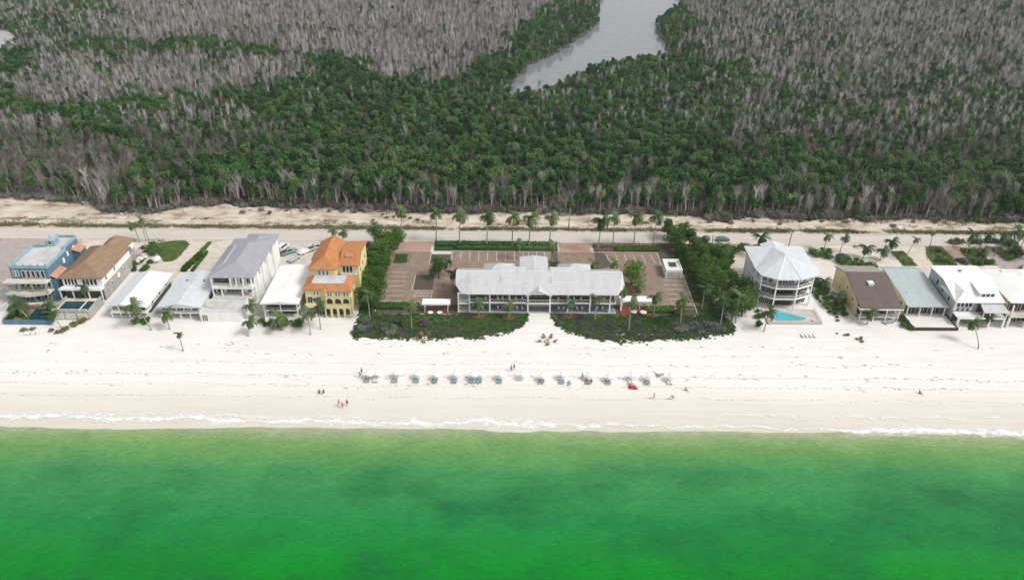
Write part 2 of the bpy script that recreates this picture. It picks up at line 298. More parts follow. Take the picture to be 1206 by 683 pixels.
# ------------------------------------------------------------------ mesh builder
class MB:
    def __init__(s): s.v = []; s.f = []
    def add(s, vs, fs):
        n = len(s.v); s.v += [tuple(v) for v in vs]; s.f += [tuple(i+n for i in f) for f in fs]; return s
    def box(s, x0, x1, y0, y1, z0, z1):
        return s.add([(x0,y0,z0),(x1,y0,z0),(x1,y1,z0),(x0,y1,z0),(x0,y0,z1),(x1,y0,z1),(x1,y1,z1),(x0,y1,z1)],
                     [(3,2,1,0),(4,5,6,7),(0,1,5,4),(1,2,6,5),(2,3,7,6),(3,0,4,7)])
    def prism(s, P, z0, z1):
        n = len(P)
        return s.add([(x,y,z0) for x,y in P]+[(x,y,z1) for x,y in P],
                     [tuple(range(n-1,-1,-1)), tuple(range(n,2*n))]+[(i,(i+1)%n,n+(i+1)%n,n+i) for i in range(n)])
    def tube(s, pts, rad, n=6, cap=True):
        base_ = len(s.v); m = len(pts)
        for k, p in enumerate(pts):
            p = Vector(p); a = Vector(pts[max(0,k-1)]); c = Vector(pts[min(m-1,k+1)]); d = (c-a).normalized()
            u = d.cross(Vector((0,0,1)) if abs(d.z) < .9 else Vector((1,0,0))).normalized(); w = d.cross(u)
            r = rad[k] if isinstance(rad, (list, tuple)) else rad
            for i in range(n):
                t = 2*pi*i/n; q = p+u*(r*cos(t))+w*(r*sin(t)); s.v.append(tuple(q))
        for k in range(m-1):
            for i in range(n):
                j = (i+1) % n; o = base_+k*n
                s.f.append((o+i,o+j,o+n+j,o+n+i))
        if cap: s.f.append(tuple(base_+i for i in range(n-1,-1,-1))); s.f.append(tuple(base_+(m-1)*n+i for i in range(n)))
        return s
    def lathe(s, prof, n=12, cx=0, cy=0):
        b_ = len(s.v)
        for r, z in prof:
            for i in range(n): s.v.append((cx+r*cos(2*pi*i/n), cy+r*sin(2*pi*i/n), z))
        for k in range(len(prof)-1):
            for i in range(n): j = (i+1) % n; o = b_+k*n; s.f.append((o+i,o+j,o+n+j,o+n+i))
        return s
    def slope(s, P, th=.18):
        """roof plane given by corner points, with a fascia below it"""
        n = len(P)
        return s.add(list(P)+[(x,y,z-th) for x,y,z in P], [tuple(range(n)), tuple(range(2*n-1,n-1,-1))]+[(i,n+i,n+(i+1)%n,(i+1)%n) for i in range(n)])
    def hip(s, x0, x1, y0, y1, z, h, axis='y', f0=1, f1=1, th=.22, pull=None):
        """f0/f1: 1 = hipped end, 0 = gable end"""
        if axis == 'y':
            c = (x0+x1)/2; d = pull if pull is not None else (x1-x0)/2
            a = (c, y0+d*f0, z+h); b = (c, y1-d*f1, z+h)
            pl = [[(x0,y0,z),a,b,(x0,y1,z)], [(x1,y0,z),(x1,y1,z),b,a], [(x0,y0,z),(x1,y0,z),a], [(x1,y1,z),(x0,y1,z),b]]
        else:
            c = (y0+y1)/2; d = pull if pull is not None else (y1-y0)/2
            a = (x0+d*f0, c, z+h); b = (x1-d*f1, c, z+h)
            pl = [[(x0,y0,z),(x1,y0,z),b,a], [(x0,y1,z),a,b,(x1,y1,z)], [(x0,y0,z),a,(x0,y1,z)], [(x1,y0,z),(x1,y1,z),b]]
        for p in pl: s.add(p, [tuple(range(len(p)))])
        s.add([(x0,y0,z),(x1,y0,z),(x1,y1,z),(x0,y1,z),(x0,y0,z-th),(x1,y0,z-th),(x1,y1,z-th),(x0,y1,z-th)],
              [(0,4,5,1),(1,5,6,2),(2,6,7,3),(3,7,4,0),(7,6,5,4)])
        return s
    def mesh(s, name, m, smooth=False):
        me = bpy.data.meshes.new(name); me.from_pydata(s.v, [], s.f); me.update()
        if m: me.materials.append(M[m] if isinstance(m, str) else m)
        if smooth: me.polygons.foreach_set('use_smooth', [True]*len(me.polygons))
        return me
    def build(s, name, m, parent=None, smooth=False, loc=None):
        o = bpy.data.objects.new(name, s.mesh(name, m, smooth)); S.collection.objects.link(o)
        if parent: o.parent = parent
        if loc: o.location = loc
        return o
def box(*a): return MB().box(*a)
def tag(o, label, cat, group=None):
    o['label'] = label; o['category'] = cat
    if group: o['group'] = group
    return o
def thing(name, label, cat, loc, rz=0, group=None):
    o = bpy.data.objects.new(name, None); S.collection.objects.link(o); o.location = (loc[0], loc[1], loc[2] if len(loc) > 2 else 0); o.rotation_euler.z = rz
    o.empty_display_size = .3
    return tag(o, label, cat, group)
def struct(name, mb, m): o = mb.build(name, m); o['kind'] = 'structure'; return o
def put(name, me, parent, loc=(0,0,0), rz=0, sc=1):
    o = bpy.data.objects.new(name, me); S.collection.objects.link(o); o.parent = parent; o.location = loc; o.rotation_euler.z = rz
    o.scale = (sc,)*3 if not isinstance(sc, tuple) else sc; return o
def copy_tree(o, parent=None):
    c = o.copy(); S.collection.objects.link(c)
    if parent: c.parent = parent
    for ch in list(KIDS.get(o.name, [])): copy_tree(ch, c)
    return c
KIDS = {}
def dup(root, loc, rz, label, group=None, sc=None, look=None):
    c = root.copy(); S.collection.objects.link(c); c.location = loc if len(loc) == 3 else (*loc, 0); c.rotation_euler.z = rz; c['label'] = label
    if group: c['group'] = group
    if sc: c.scale = (sc,)*3
    for ch in list(root.children):
        d = ch.copy(); S.collection.objects.link(d); d.parent = c
        for g in list(ch.children):
            e = g.copy(); S.collection.objects.link(e); e.parent = d
    return c
_wc = {}
def win(root, x, y, z, w, h, face='S', glass='glass', frame='white', mull=1, name='window', label=None):
    """window centred at x,y, sill at z; frame proud of the wall, pane set inside it"""
    key = (round(w,2), round(h,2), frame, mull)
    if key not in _wc:
        f = MB(); t = .09
        f.box(-w/2-t, -w/2, -.07, .04, -t, h+t).box(w/2, w/2+t, -.07, .04, -t, h+t).box(-w/2, w/2, -.068, .04, -t, 0).box(-w/2, w/2, -.068, .04, h, h+t)
        for k in range(1, mull+1): xx = -w/2+w*k/(mull+1); f.box(xx-.03, xx+.03, -.055, .04, 0, h)
        p = box(-w/2, w/2, -.03, .035, 0, h)
        _wc[key] = (f.mesh(name, frame), {})
    fm, pc = _wc[key]
    if glass not in pc: pc[glass] = box(-w/2, w/2, -.03, .035, 0, h).mesh('pane', glass)
    rz = {'S': 0, 'E': pi/2, 'N': pi, 'W': -pi/2}[face] if isinstance(face, str) else face
    o = put(name, fm, root, (x, y, z), rz); put('pane', pc[glass], o)
    if label: o['label'] = label
    return o
def rail(root, pts, z, h=1.0, m='white', step=.45, name='railing'):
    b = MB()
    for (x0, y0), (x1, y1) in zip(pts, pts[1:]):
        L = hypot(x1-x0, y1-y0); n = max(1, int(L/step)); ux, uy = (x1-x0)/L, (y1-y0)/L; nx, ny = -uy*.035, ux*.035
        for zz, t in ((z+h-.09, .09), (z+.06, .06)):
            b.add([(x0-nx,y0-ny,zz),(x1-nx,y1-ny,zz),(x1+nx,y1+ny,zz),(x0+nx,y0+ny,zz),(x0-nx,y0-ny,zz+t),(x1-nx,y1-ny,zz+t),(x1+nx,y1+ny,zz+t),(x0+nx,y0+ny,zz+t)],
                  [(3,2,1,0),(4,5,6,7),(0,1,5,4),(1,2,6,5),(2,3,7,6),(3,0,4,7)])
        for k in range(n+1):
            x = x0+(x1-x0)*k/n; y = y0+(y1-y0)*k/n; w = .05 if k % 4 == 0 else .028
            b.box(x-w, x+w, y-w, y+w, z, z+h-.09)
    return b.build(name, m, root)
def post(root, x, y, z0, z1, w=.3, m='white', name='column'):
    b = box(-w/2, w/2, -w/2, w/2, z0, z1); b.box(-w/2-.05, w/2+.05, -w/2-.05, w/2+.05, z0-.0, z0+.25)
    return b.build(name, m, root, loc=(x, y, 0))

# ------------------------------------------------------------------ the setting
SEA_Z = -.35
def ground_z(x, y):
    if y < 148: return max(-3.5, -(148-y)*.048+(fbm(x, 3, 26)-.5)*.11*min(1, (148-y)/4)+(vnoise(x, 9, 5)-.5)*.05)
    z = 0
    if 247 < y < 275: z += (fbm(x, y, 7)-.35)*1.6*min(1, (y-247)/4)*min(1, (275-y)/6)
    if 168 < y < 184: z += (fbm(x, y, 9)-.5)*.25
    return z
def axis(a): return [v for seg in a for v in np.arange(*seg)]
gx = [-9000,-3000,-1000,-500,-300]+list(np.arange(-220, 221, 2.2))+[300,500,1000,3000,9000]
gy = [-3000,-800,-200,0,80]+list(np.arange(120, 150, 1.0))+list(np.arange(150, 246, 3))+list(np.arange(246, 277, 1.2))+[300,600,1200,4000,12000]
b = MB(); b.v = [(x, y, ground_z(x, y)) for y in gy for x in gx]; nx = len(gx)
b.f = [(j*nx+i, j*nx+i+1, (j+1)*nx+i+1, (j+1)*nx+i) for j in range(len(gy)-1) for i in range(nx-1)]
struct('sand_beach', b, 'sand').data.polygons.foreach_set('use_smooth', [True]*len(b.f))
# sea sheet, subdivided with a gentle swell
b = MB(); sx = [-9000,-2000,-600]+list(np.arange(-260, 261, 3.5))+[600,2000,9000]; sy = [-9000,-2000,-400,-100,0,60]+list(np.arange(80, 148, 1.7))
b.v = [(x, y, SEA_Z+(.10*sin(y*.9+2.2*fbm(x,y,22))*fbm(x,y+50,15) if y > 70 and abs(x) < 300 else 0)) for y in sy for x in sx]; nx = len(sx)
b.f = [(j*nx+i, j*nx+i+1, (j+1)*nx+i+1, (j+1)*nx+i) for j in range(len(sy)-1) for i in range(nx-1)]
struct('sea', b, 'sea').data.polygons.foreach_set('use_smooth', [True]*len(b.f))
# foam of the spent waves: ribbons lying on the swash
def foam(x0, x1, yc, wid, amp, seed, strength=1.0):
    vs = []; fs = []; uv = []; n = int((x1-x0)/1.2)
    for i in range(n+1):
        x = x0+(x1-x0)*i/n; e = min(1, i/12, (n-i)/12)
        c = yc(x)+(fbm(x, seed*31, 14)-.5)*amp*1.4+(vnoise(x, seed*17, 3)-.5)*1.1; w = wid*(.35+1.1*vnoise(x, seed*7+3, 9))*max(.15, e)
        for k in range(7):
            t = k/6-.5; y = c+t*w*2
            vs.append((x, y, max(ground_z(x, y), SEA_Z)+.13)); uv.append((i/n, (1-abs(t*2))*strength*(.4+.6*e)))
    for i in range(n):
        for k in range(6): o = i*7+k; fs.append((o, o+7, o+8, o+1))
    mb = MB().add(vs, fs); o = mb.build('sea_foam', 'foam'); o['kind'] = 'structure'
    ul = o.data.uv_layers.new(name='UVMap')
    for p in o.data.polygons:
        for li, vi in zip(p.loop_indices, p.vertices): ul.data[li].uv = uv[vi]
    return o
foam(-150, 30, lambda x: 143.3-.010*(x+40), 1.8, 2.4, 1, .8)
foam(10, 78, lambda x: 142.6, .9, 2.0, 6, .62)
foam(-120, -20, lambda x: 145.2, .8, 2.0, 2, .6)
foam(66, 180, lambda x: 142.2-.006*(x-60), 1.5, 1.6, 3, .9)
foam(40, 120, lambda x: 146.0, 1.0, 3.5, 4, .5)
# road and verge
struct('coast_road', box(-6000, 6000, 236, 243.6, -.05, .05), 'road')
b = MB()
for y0, y1 in ((235.55, 235.95), (243.65, 243.95)): b.box(-6000, 6000, y0, y1, -.05, .11)
struct('road_kerb', b, 'kerb')
b = MB()
for yy in (239.72, 239.95):
    x = -260
    while x < 260:
        L = rnd.uniform(8, 40); b.add([(x,yy,.055),(x+L,yy,.055),(x+L,yy+.11,.055),(x,yy+.11,.055)], [(0,1,2,3)]); x += L+rnd.uniform(.5, 6)
struct('road_centre_line', b, 'line')
def sheet(P, z, m, name, kind='structure', th=.03):
    o = MB().prism(P, z-th, z).build(name, m)
    if kind: o['kind'] = kind
    return o
EDGE = [(-9000,268),(-400,271),(-189,270.5),(-169,268),(-152,266),(-142,257.5),(-124,257),(-119,262.5),(-100,265),(-84,263.5),(-62,262.3),(-41,261.2),(-19,259.6),(11,260),(47,260.6),(74,257),(119,256.3),(149,256.8),(180,254.6),(400,256),(9000,256)]
def edge_y(x):
    for (a, ya), (c, yc) in zip(EDGE, EDGE[1:]):
        if a <= x <= c: return ya+(yc-ya)*(x-a)/(c-a)
    return 260
P = [(-9000, 12000)]
xs = [-9000,-400]+list(np.arange(-220, 221, 1.5))+[400,9000]
front = [(x, edge_y(x)-1.5+(fbm(x, 5, 6)-.5)*5 if abs(x) < 300 else edge_y(x)) for x in xs]
b = MB(); rows = []
b.v = [(x, y, (ground_z(x,y)+.10)) for x, y in front]+[(x, y+3.5, max(ground_z(x,y+3.5), 0)+.25) for x, y in front]+[(x, y+7, max(.1, ground_z(x,y+7))+.35) for x, y in front]+[(x, 282, .45) for x, y in front]+[(x, 12000, .45) for x, y in front]
n = len(front)
for r in range(4): b.f += [(r*n+i, r*n+i+1, (r+1)*n+i+1, (r+1)*n+i) for i in range(n-1)]
struct('forest_floor', b, 'mud')
RIVER = [(-2,392),(8.5,396),(24,412),(45,448),(76,472),(90,473),(97,499),(95.6,543),(100,577),(127,635),(142,720),(165,860),(200,1300),(120,1300),(95,860),(78,740),(69,675),(58,578),(47,538),(26,492),(10,461),(-3,420)]
def jag(P, amp, step=6):
    out = []
    for (x0, y0), (x1, y1) in zip(P, P[1:]+P[:1]):
        L = hypot(x1-x0, y1-y0); n = max(1, int(L/step))
        for k in range(n):
            x = x0+(x1-x0)*k/n; y = y0+(y1-y0)*k/n
            out.append((x+(fbm(x, y, 8)-.5)*amp, y+(fbm(x+99, y, 8)-.5)*amp))
    return out
RIVER = jag(RIVER, 8)
sheet(RIVER, .52, 'river', 'river_water', th=.05)
FLAT = [(-460,560),(-372,565),(-366,590),(-352,600),(-350,622),(-372,640),(-460,640)]
FLAT = [G(-40,40),G(-40,64),G(8,62),G(22,54),G(24,48),G(14,41),G(8,37)]
sheet(FLAT, .53, mat('pale_mud_flat', (.42,.42,.42), .7, .3, .2), 'mud_flat', th=.05)

# ------------------------------------------------------------------ trees: leaf clouds, limbs, palms
def leafcloud(b, c, r, n, size, R, flat=.75, shell=.55):
    for _ in range(n):
        u = R.uniform(-1, 1); t = R.uniform(0, 2*pi); q = (1-u*u)**.5; rr = R.uniform(shell, 1.0)
        x = c[0]+r*rr*q*cos(t); y = c[1]+r*rr*q*sin(t); z = c[2]+r*rr*u*flat
        a = Vector((R.gauss(0,1), R.gauss(0,1), R.gauss(0,1)+.2)).normalized(); d = a.cross(Vector((R.gauss(0,1), R.gauss(0,1), R.gauss(0,1)))).normalized(); e = a.cross(d)
        s_ = size*R.uniform(.6, 1.35)
        p = Vector((x, y, z)); b.add([p-d*s_*.5-e*s_*.35, p+d*s_*.5-e*s_*.35, p+d*s_*.1+e*s_*.65], [(0,1,2)])
def crown(seed, h, r, nb, nl, size, flat=.8, base_=.45):
    R = random.Random(seed); b = MB()
    for k in range(nb):
        t = R.uniform(0, 2*pi); d = R.uniform(0, .75)*r*(1 if k else 0); z = h*(base_+(1-base_)*R.uniform(.25, .9)) - d*.35
        rr = r*R.uniform(.35, .58)
        leafcloud(b, (d*cos(t), d*sin(t), min(z, h-rr*flat)), rr, nl//nb, size, R, flat)
    return b
def limbs(seed, h, r, n=5, tr=.16, lean=.4):
    R = random.Random(seed*7+1); b = MB()
    p = [(0,0,-.6), (R.uniform(-.1,.1)*lean, R.uniform(-.1,.1)*lean, h*.25), (R.uniform(-.5,.5)*lean, R.uniform(-.5,.5)*lean, h*.55), (R.uniform(-.9,.9)*lean, R.uniform(-.9,.9)*lean, h*.85)]
    b.tube(p, [tr*1.4, tr, tr*.7, tr*.2], 5)
    for k in range(n):
        t = R.uniform(0, 2*pi); z = h*R.uniform(.35, .65); q = r*R.uniform(.5, .9)
        b.tube([(p[2][0]*.8, p[2][1]*.8, z), (q*.5*cos(t), q*.5*sin(t), z+h*.14), (q*cos(t), q*sin(t), z+h*.26)], [tr*.5, tr*.35, tr*.1], 4, False)
    return b
def bare(seed, h, n, tw, spread=.32, tr=.11):
    """leafless tree: a few stems, upswept branches and fine twigs, returned as (stems, twigs)"""
    R = random.Random(seed*13+5); a = MB(); b = MB()
    tips = []
    for s_ in range(R.randint(1, 3)):
        t = R.uniform(0, 2*pi); l = h*spread*R.uniform(.1, .7); x0 = R.uniform(-.3,.3); y0 = R.uniform(-.3,.3); hh = h*R.uniform(.75, 1)
        pts = [(x0, y0, -.5), (x0+l*.2*cos(t), y0+l*.2*sin(t), hh*.4), (x0+l*.6*cos(t+.2), y0+l*.6*sin(t+.2), hh*.72), (x0+l*cos(t), y0+l*sin(t), hh)]
        a.tube(pts, [tr*1.2, tr, tr*.6, .02], 4, False); tips.append(pts)
    for k in range(n):
        pts = R.choice(tips); f = R.uniform(.35, .95); i = min(2, int(f*3)); g = f*3-i; p = Vector(pts[i]).lerp(Vector(pts[i+1]), g)
        t = R.uniform(0, 2*pi); L = h*R.uniform(.12, .34); q = p+Vector((cos(t)*L*.5, sin(t)*L*.5, L*.85)); w = R.uniform(.6, 1.2)*tw
        d = (q-p).normalized(); u = d.cross(Vector((R.gauss(0,1), R.gauss(0,1), .3))).normalized()*w
        b.add([p-u, p+u, q+u*.2, q-u*.2], [(0,1,2,3)])
        for j in range(3):
            p2 = p.lerp(q, R.uniform(.3, .9)); t = R.uniform(0, 2*pi); L2 = L*R.uniform(.35, .6); q2 = p2+Vector((cos(t)*L2*.5, sin(t)*L2*.5, L2*.8)); u2 = (q2-p2).normalized().cross(Vector((R.gauss(0,1), R.gauss(0,1), 0))).normalized()*w*.6
            b.add([p2-u2, p2+u2, q2], [(0,1,2)])
    return a, b
def frond(b, az, elev, L, droop, R, wid=.55, nl=9):
    """pinnate leaf: an arching rib with leaflets hanging to both sides"""
    p = Vector((0,0,0)); ps = [p.copy()]; e = elev; n = nl
    for k in range(n):
        e -= droop/n*(1+.6*k/n); p = p+Vector((cos(az)*cos(e), sin(az)*cos(e), sin(e)))*(L/n); ps.append(p.copy())
    side = Vector((-sin(az), cos(az), 0))
    for k in range(n):
        w = wid*sin(pi*(.12+.86*(k+.5)/n))**.7*L*.28
        for s_ in (1, -1):
            a, c = ps[k], ps[k+1]; tip = (a+c)*.5+side*s_*w+Vector((0,0,-w*.45))+(c-a)*.9
            b.add([a, c, tip, a.lerp(tip, .55)-(c-a)*.25], [(0,1,2,3)] if s_ > 0 else [(3,2,1,0)])
    return ps
def palm_crown(seed, n, L, droop, el=(.0, 1.25), wid=.55):
    R = random.Random(seed); b = MB()
    for k in range(n):
        e = el[0]+(el[1]-el[0])*((k*.7549+.13) % 1); frond(b, k*2.399+R.uniform(-.2,.2), e, L*R.uniform(.85, 1.1), droop*(1.15-.25*e), R, wid)
    return b
PALM = {'royal': [palm_crown(s, 24, 3.5, 1.35, (-.45, 1.2), .8).mesh('crown', 'palm_leaf') for s in (1,2,3)],
        'coco': [palm_crown(s, 26, 3.5, 1.25, (-.55, 1.15), .65).mesh('crown', 'palm_leaf') for s in (11,12,13)],
        'bright': [palm_crown(21, 20, 3.0, 1.5, (-.3, 1.2), .7).mesh('crown', 'bright_palm')],
        'fan': [palm_crown(31, 26, 1.9, 1.0, (-.7, 1.3), .9).mesh('crown', 'palm_leaf')]}
def palm(x, y, h, label, kind='coco', lean=(0,0), r=.16, sc=1.0, group=None, name='palm_tree'):
    t = thing(name, label, 'palm tree', (x, y, ground_z(x, y)-.02), 0, group)
    n = 6; pts = [(lean[0]*(k/n)**1.6, lean[1]*(k/n)**1.6, h*k/n-.15*(k == 0)) for k in range(n+1)]
    swell = [1.25,1.05,1.1,1.0,.85,.75,.6] if kind == 'royal' else [1.5,1.05,.95,.9,.85,.8,.75]
    MB().tube(pts, [r*s_ for s_ in swell], 7).build('trunk', 'trunk', t, True)
    if kind == 'royal': MB().tube([pts[-1], (pts[-1][0], pts[-1][1], pts[-1][2]+1.1)], [r*.7, r*.45], 6).build('crownshaft', 'palm_leaf', t, True)
    top = (pts[-1][0], pts[-1][1], h+(1.0 if kind == 'royal' else 0))
    put('crown', rnd.choice(PALM[kind]), t, top, rnd.uniform(0, 6), sc*(1.12 if kind == 'royal' else .95)*rnd.uniform(.92, 1.08))
    return t
ROUND = []
for s_, (h, r) in enumerate(((7,3.0),(8,3.6),(6,2.6),(7.5,3.3))):
    ROUND.append((crown(50+s_, h, r, 13, 2300, .34, .85, .15).mesh('crown', 'hedge_leaf'), limbs(50+s_, h*.8, r*.7, 5, .2).mesh('trunk', 'bark'), h, r))
def roundtree(x, y, sc, label, k=None, group=None, name='leafy_tree'):
    c, t_, h, r = ROUND[rnd.randrange(4) if k is None else k]
    t = thing(name, label, 'tree', (x, y, 0), 0, group); rz = rnd.uniform(0, 6)
    put('trunk', t_, t, (0,0,0), rz, sc); put('crown', c, t, (0,0,0), rz, sc); return t
SHRUB = {}
def shrub_mesh(m, k):
    if (m, k) not in SHRUB:
        R = random.Random(k*5+2); b = MB()
        for j in range(6): leafcloud(b, (R.uniform(-.5,.5), R.uniform(-.5,.5), .35+R.uniform(0,.35)), R.uniform(.35,.55), 75, .17, R, .8, .3)
        SHRUB[(m, k)] = b.mesh('foliage', m)
    return SHRUB[(m, k)]
STEM = MB().tube([(0,0,-.1),(.05,.02,.3),(.1,0,.6)], [.05,.04,.02], 5).tube([(0,0,0),(-.15,.1,.5)], [.04,.015], 4).mesh('stem', 'bark')
def shrub(x, y, sc, label, m='bed_leaf', group=None, name='shrub', z=None):
    t = thing(name, label, 'shrub', (x, y, ground_z(x, y) if z is None else z), rnd.uniform(0, 6), group)
    put('stem', STEM, t, (0,0,0), 0, sc); put('foliage', shrub_mesh(m, rnd.randrange(3)), t, (0,0,0), 0, sc); return t

# instancing helper for ground cover and the far forest (one object of stuff, many instances)
def scatter(name, pts, sources, label, cat):
    """pts: (x, y, z, kind, rot, scale); sources: meshes"""
    me = bpy.data.meshes.new(name); me.from_pydata([p[:3] for p in pts], [], [])
    for an, ty, k in (('kind_index', 'INT', 3), ('turn', 'FLOAT', 4), ('size', 'FLOAT', 5)):
        a = me.attributes.new(an, ty, 'POINT'); a.data.foreach_set('value', [p[k] for p in pts])
    o = bpy.data.objects.new(name, me); S.collection.objects.link(o); o['kind'] = 'stuff'; o['label'] = label; o['category'] = cat
    col = bpy.data.collections.new(name+'_sources')
    for i, m_ in enumerate(sources): col.objects.link(bpy.data.objects.new('plant_source_%02d' % i, m_))
    ng = bpy.data.node_groups.new(name+'_nodes', 'GeometryNodeTree')
    ng.interface.new_socket('Geometry', in_out='INPUT', socket_type='NodeSocketGeometry'); ng.interface.new_socket('Geometry', in_out='OUTPUT', socket_type='NodeSocketGeometry')
    N = ng.nodes.new; gi = N('NodeGroupInput'); go = N('NodeGroupOutput')
    ci = N('GeometryNodeCollectionInfo'); ci.inputs['Collection'].default_value = col; ci.inputs['Separate Children'].default_value = True; ci.inputs['Reset Children'].default_value = True
    ip = N('GeometryNodeInstanceOnPoints'); ip.inputs['Pick Instance'].default_value = True
    def attr(nm, ty):
        a = N('GeometryNodeInputNamedAttribute'); a.data_type = ty; a.inputs['Name'].default_value = nm; return a.outputs['Attribute']
    cx = N('ShaderNodeCombineXYZ'); ng.links.new(attr('turn', 'FLOAT'), cx.inputs['Z'])
    er = N('FunctionNodeEulerToRotation'); ng.links.new(cx.outputs[0], er.inputs[0])
    sc_ = N('ShaderNodeCombineXYZ'); sa = attr('size', 'FLOAT')
    for i in range(3): ng.links.new(sa, sc_.inputs[i])
    L = ng.links.new
    L(gi.outputs[0], ip.inputs['Points']); L(ci.outputs[0], ip.inputs['Instance']); L(attr('kind_index', 'INT'), ip.inputs['Instance Index'])
    L(er.outputs[0], ip.inputs['Rotation']); L(sc_.outputs[0], ip.inputs['Scale']); L(ip.outputs[0], go.inputs[0])
    md = o.modifiers.new('scatter', 'NODES'); md.node_group = ng
    return o

# ------------------------------------------------------------------ the mangrove forest
DEAD = [([(-200,-40),(900,-40),(900,-40),(655,-5),(640,20),(600,45),(545,82),(500,90),(435,88),(432,66),(330,58),(250,48),(110,45),(60,30),(-200,28)], .86),
        ([(-200,-40),(60,-40),(150,15),(60,60),(-200,60)], .42),
        ([(15,112),(35,70),(110,62),(340,62),(378,72),(372,92),(200,106),(60,112)], .84),
        ([(-200,120),(60,128),(110,165),(180,185),(130,260),(-200,260)], .80),
        ([(110,128),(260,112),(330,150),(215,205),(150,170)], .5),
        ([(800,-40),(1500,-40),(1500,120),(930,112),(830,62)], .54),
        ([(960,-40),(1500,-40),(1500,62),(1010,62)], .64),
        ([(800,95),(1500,105),(1500,205),(870,180)], .48),
        ([(560,95),(860,80),(860,140),(700,150),(560,130)], .26),
        ([(150,218),(1300,222),(1300,275),(150,275)], .50)]
def p_dead(x, y):
    px, py = PJ(x, y, 6); px += (fbm(x, y, 30)-.5)*70; py += (fbm(x+300, y, 30)-.5)*26
    p = .10
    for P_, v in DEAD:
        if inpoly(px, py, P_): p = v
    return p+(fbm(x-200, y+100, 16)-.5)*.5
GREEN = []; DEADT = []
for s_ in range(6):
    h = (5.6,6.8,6.2,7.6,5.2,7.0)[s_]; r = (1.5,1.8,2.1,1.6,1.4,1.9)[s_]
    GREEN.append((crown(100+s_, h, r, 9, 620, .44, 1.1, .35), limbs(100+s_, h*.9, r*.7, 4, .10), h))
for s_ in range(5): DEADT.append(bare(s_+1, (6.5,7.6,5.8,8.2,7.0)[s_], 46, .042)+((6.5,7.6,5.8,8.2,7.0)[s_],))
def joined(a, c, ma, mc, name):
    me = MB(); me.add(a.v, a.f); me.add(c.v, c.f); m_ = me.mesh(name, ma); m_.materials.append(M[mc])
    m_.polygons.foreach_set('material_index', [0]*len(a.f)+[1]*len(c.f)); return m_
src_green = [joined(t_, c, 'pale_bark', 'mangrove_leaf', 'green_tree') for c, t_, h in GREEN]
src_dead = [joined(a, c, 'dead_twig', 'dead_twig', 'bare_tree') for a, c, h in DEADT]
src_dead2 = [joined(a, c, 'dead_twig_dark', 'dead_twig_dark', 'bare_tree') for a, c, h in DEADT]
# front-row prototypes, taller, with their own trunk and crown
FG = []; FD = []
for s_ in range(6):
    h = (9,11,10,12,8,10.5)[s_]; r = (2.1,2.5,2.3,2.8,2.0,2.2)[s_]
    FG.append((crown(200+s_, h, r, 8, 900, .42, 1.1, .42).mesh('crown', 'mangrove_leaf'), limbs(200+s_, h*.92, r*.8, 6, .15, .8).mesh('trunk', 'pale_bark')))
for s_ in range(5):
    a, c = bare(40+s_, (10,11.5,9,12.5,8)[s_], 60, .045, .3, .15); FD.append((c.mesh('crown', 'dead_twig' if s_ % 2 else 'dead_twig_dark'), a.mesh('trunk', 'pale_bark')))
R = random.Random(99); pts = []
y = 254.5; rowi = 0
while y < 860:
    sp = 2.4 if y < 330 else (2.6 if y < 480 else (2.8 if y < 700 else 4.4))
    xl = 40+y*.68
    x = -xl+R.uniform(0, sp)
    while x < xl:
        xx = x+R.uniform(-1, 1)*sp*.45; yy = y+R.uniform(-1, 1)*sp*.45
        if yy > edge_y(xx)-.5+(fbm(xx, 5, 6)-.5)*5 and not inpoly(xx, yy, RIVER) and not inpoly(xx, yy, FLAT): pts.append((xx, yy))
        x += sp
    y += sp*.92
pts.sort(key=lambda p: p[1]-edge_y(p[0])+(1000 if abs(p[0]) > 168 else 0))
near = pts[:300]; far = pts[300:]
SECT = [(72,'behind the blue house'),(158,'behind the brown roofed house'),(205,'behind the green lawn'),(250,'behind the pale roofed cottages'),(320,'behind the grey violet roof'),(366,'behind the small car park'),(430,'behind the orange roofed villa'),(475,'behind the left hedge row'),(535,'behind the left club car park'),(585,'behind the club left wing'),(660,'behind the club centre'),(715,'behind the club right wing'),(755,'behind the right club car park'),(800,'behind the cream bin enclosure'),(880,'behind the right tree belt'),(920,'behind the rounded white house'),(965,'behind the leaning utility pole'),(1040,'behind the dark brown roof'),(1090,'behind the grey green roof'),(1145,'behind the black parked car'),(1e9,'at the far right edge')]
for i, (x, y) in enumerate(near):
    d = R.random() < max(.56, p_dead(x, y)); sec = next(s_ for lim, s_ in SECT if PJ(x, y, 5)[0] < lim); dep = 'foremost' if y-edge_y(x) < 1.6 else 'second row' if y-edge_y(x) < 3.8 else 'set back'
    if d:
        c, t_ = R.choice(FD); sc = R.uniform(.6, 1.05); lab = ('low' if sc < .76 else 'middling' if sc < .9 else 'tall')+' bare grey tree, '+dep+' at forest edge '+sec; nm = 'bare_tree'
    else:
        c, t_ = R.choice(FG); sc = R.uniform(.6, 1.0); lab = ('low' if sc < .73 else 'middling' if sc < .87 else 'tall')+' green mangrove tree, '+dep+' at forest edge '+sec; nm = 'mangrove_tree'
    t = thing(nm, lab, 'tree', (x, y, ground_z(x, y)-.05), R.uniform(0, 6), ('bare' if d else 'green')+' forest edge trees '+sec)
    put('trunk', t_, t, (0,0,0), 0, sc); put('crown', c, t, (0,0,0), 0, sc)
gp = []; dp = []
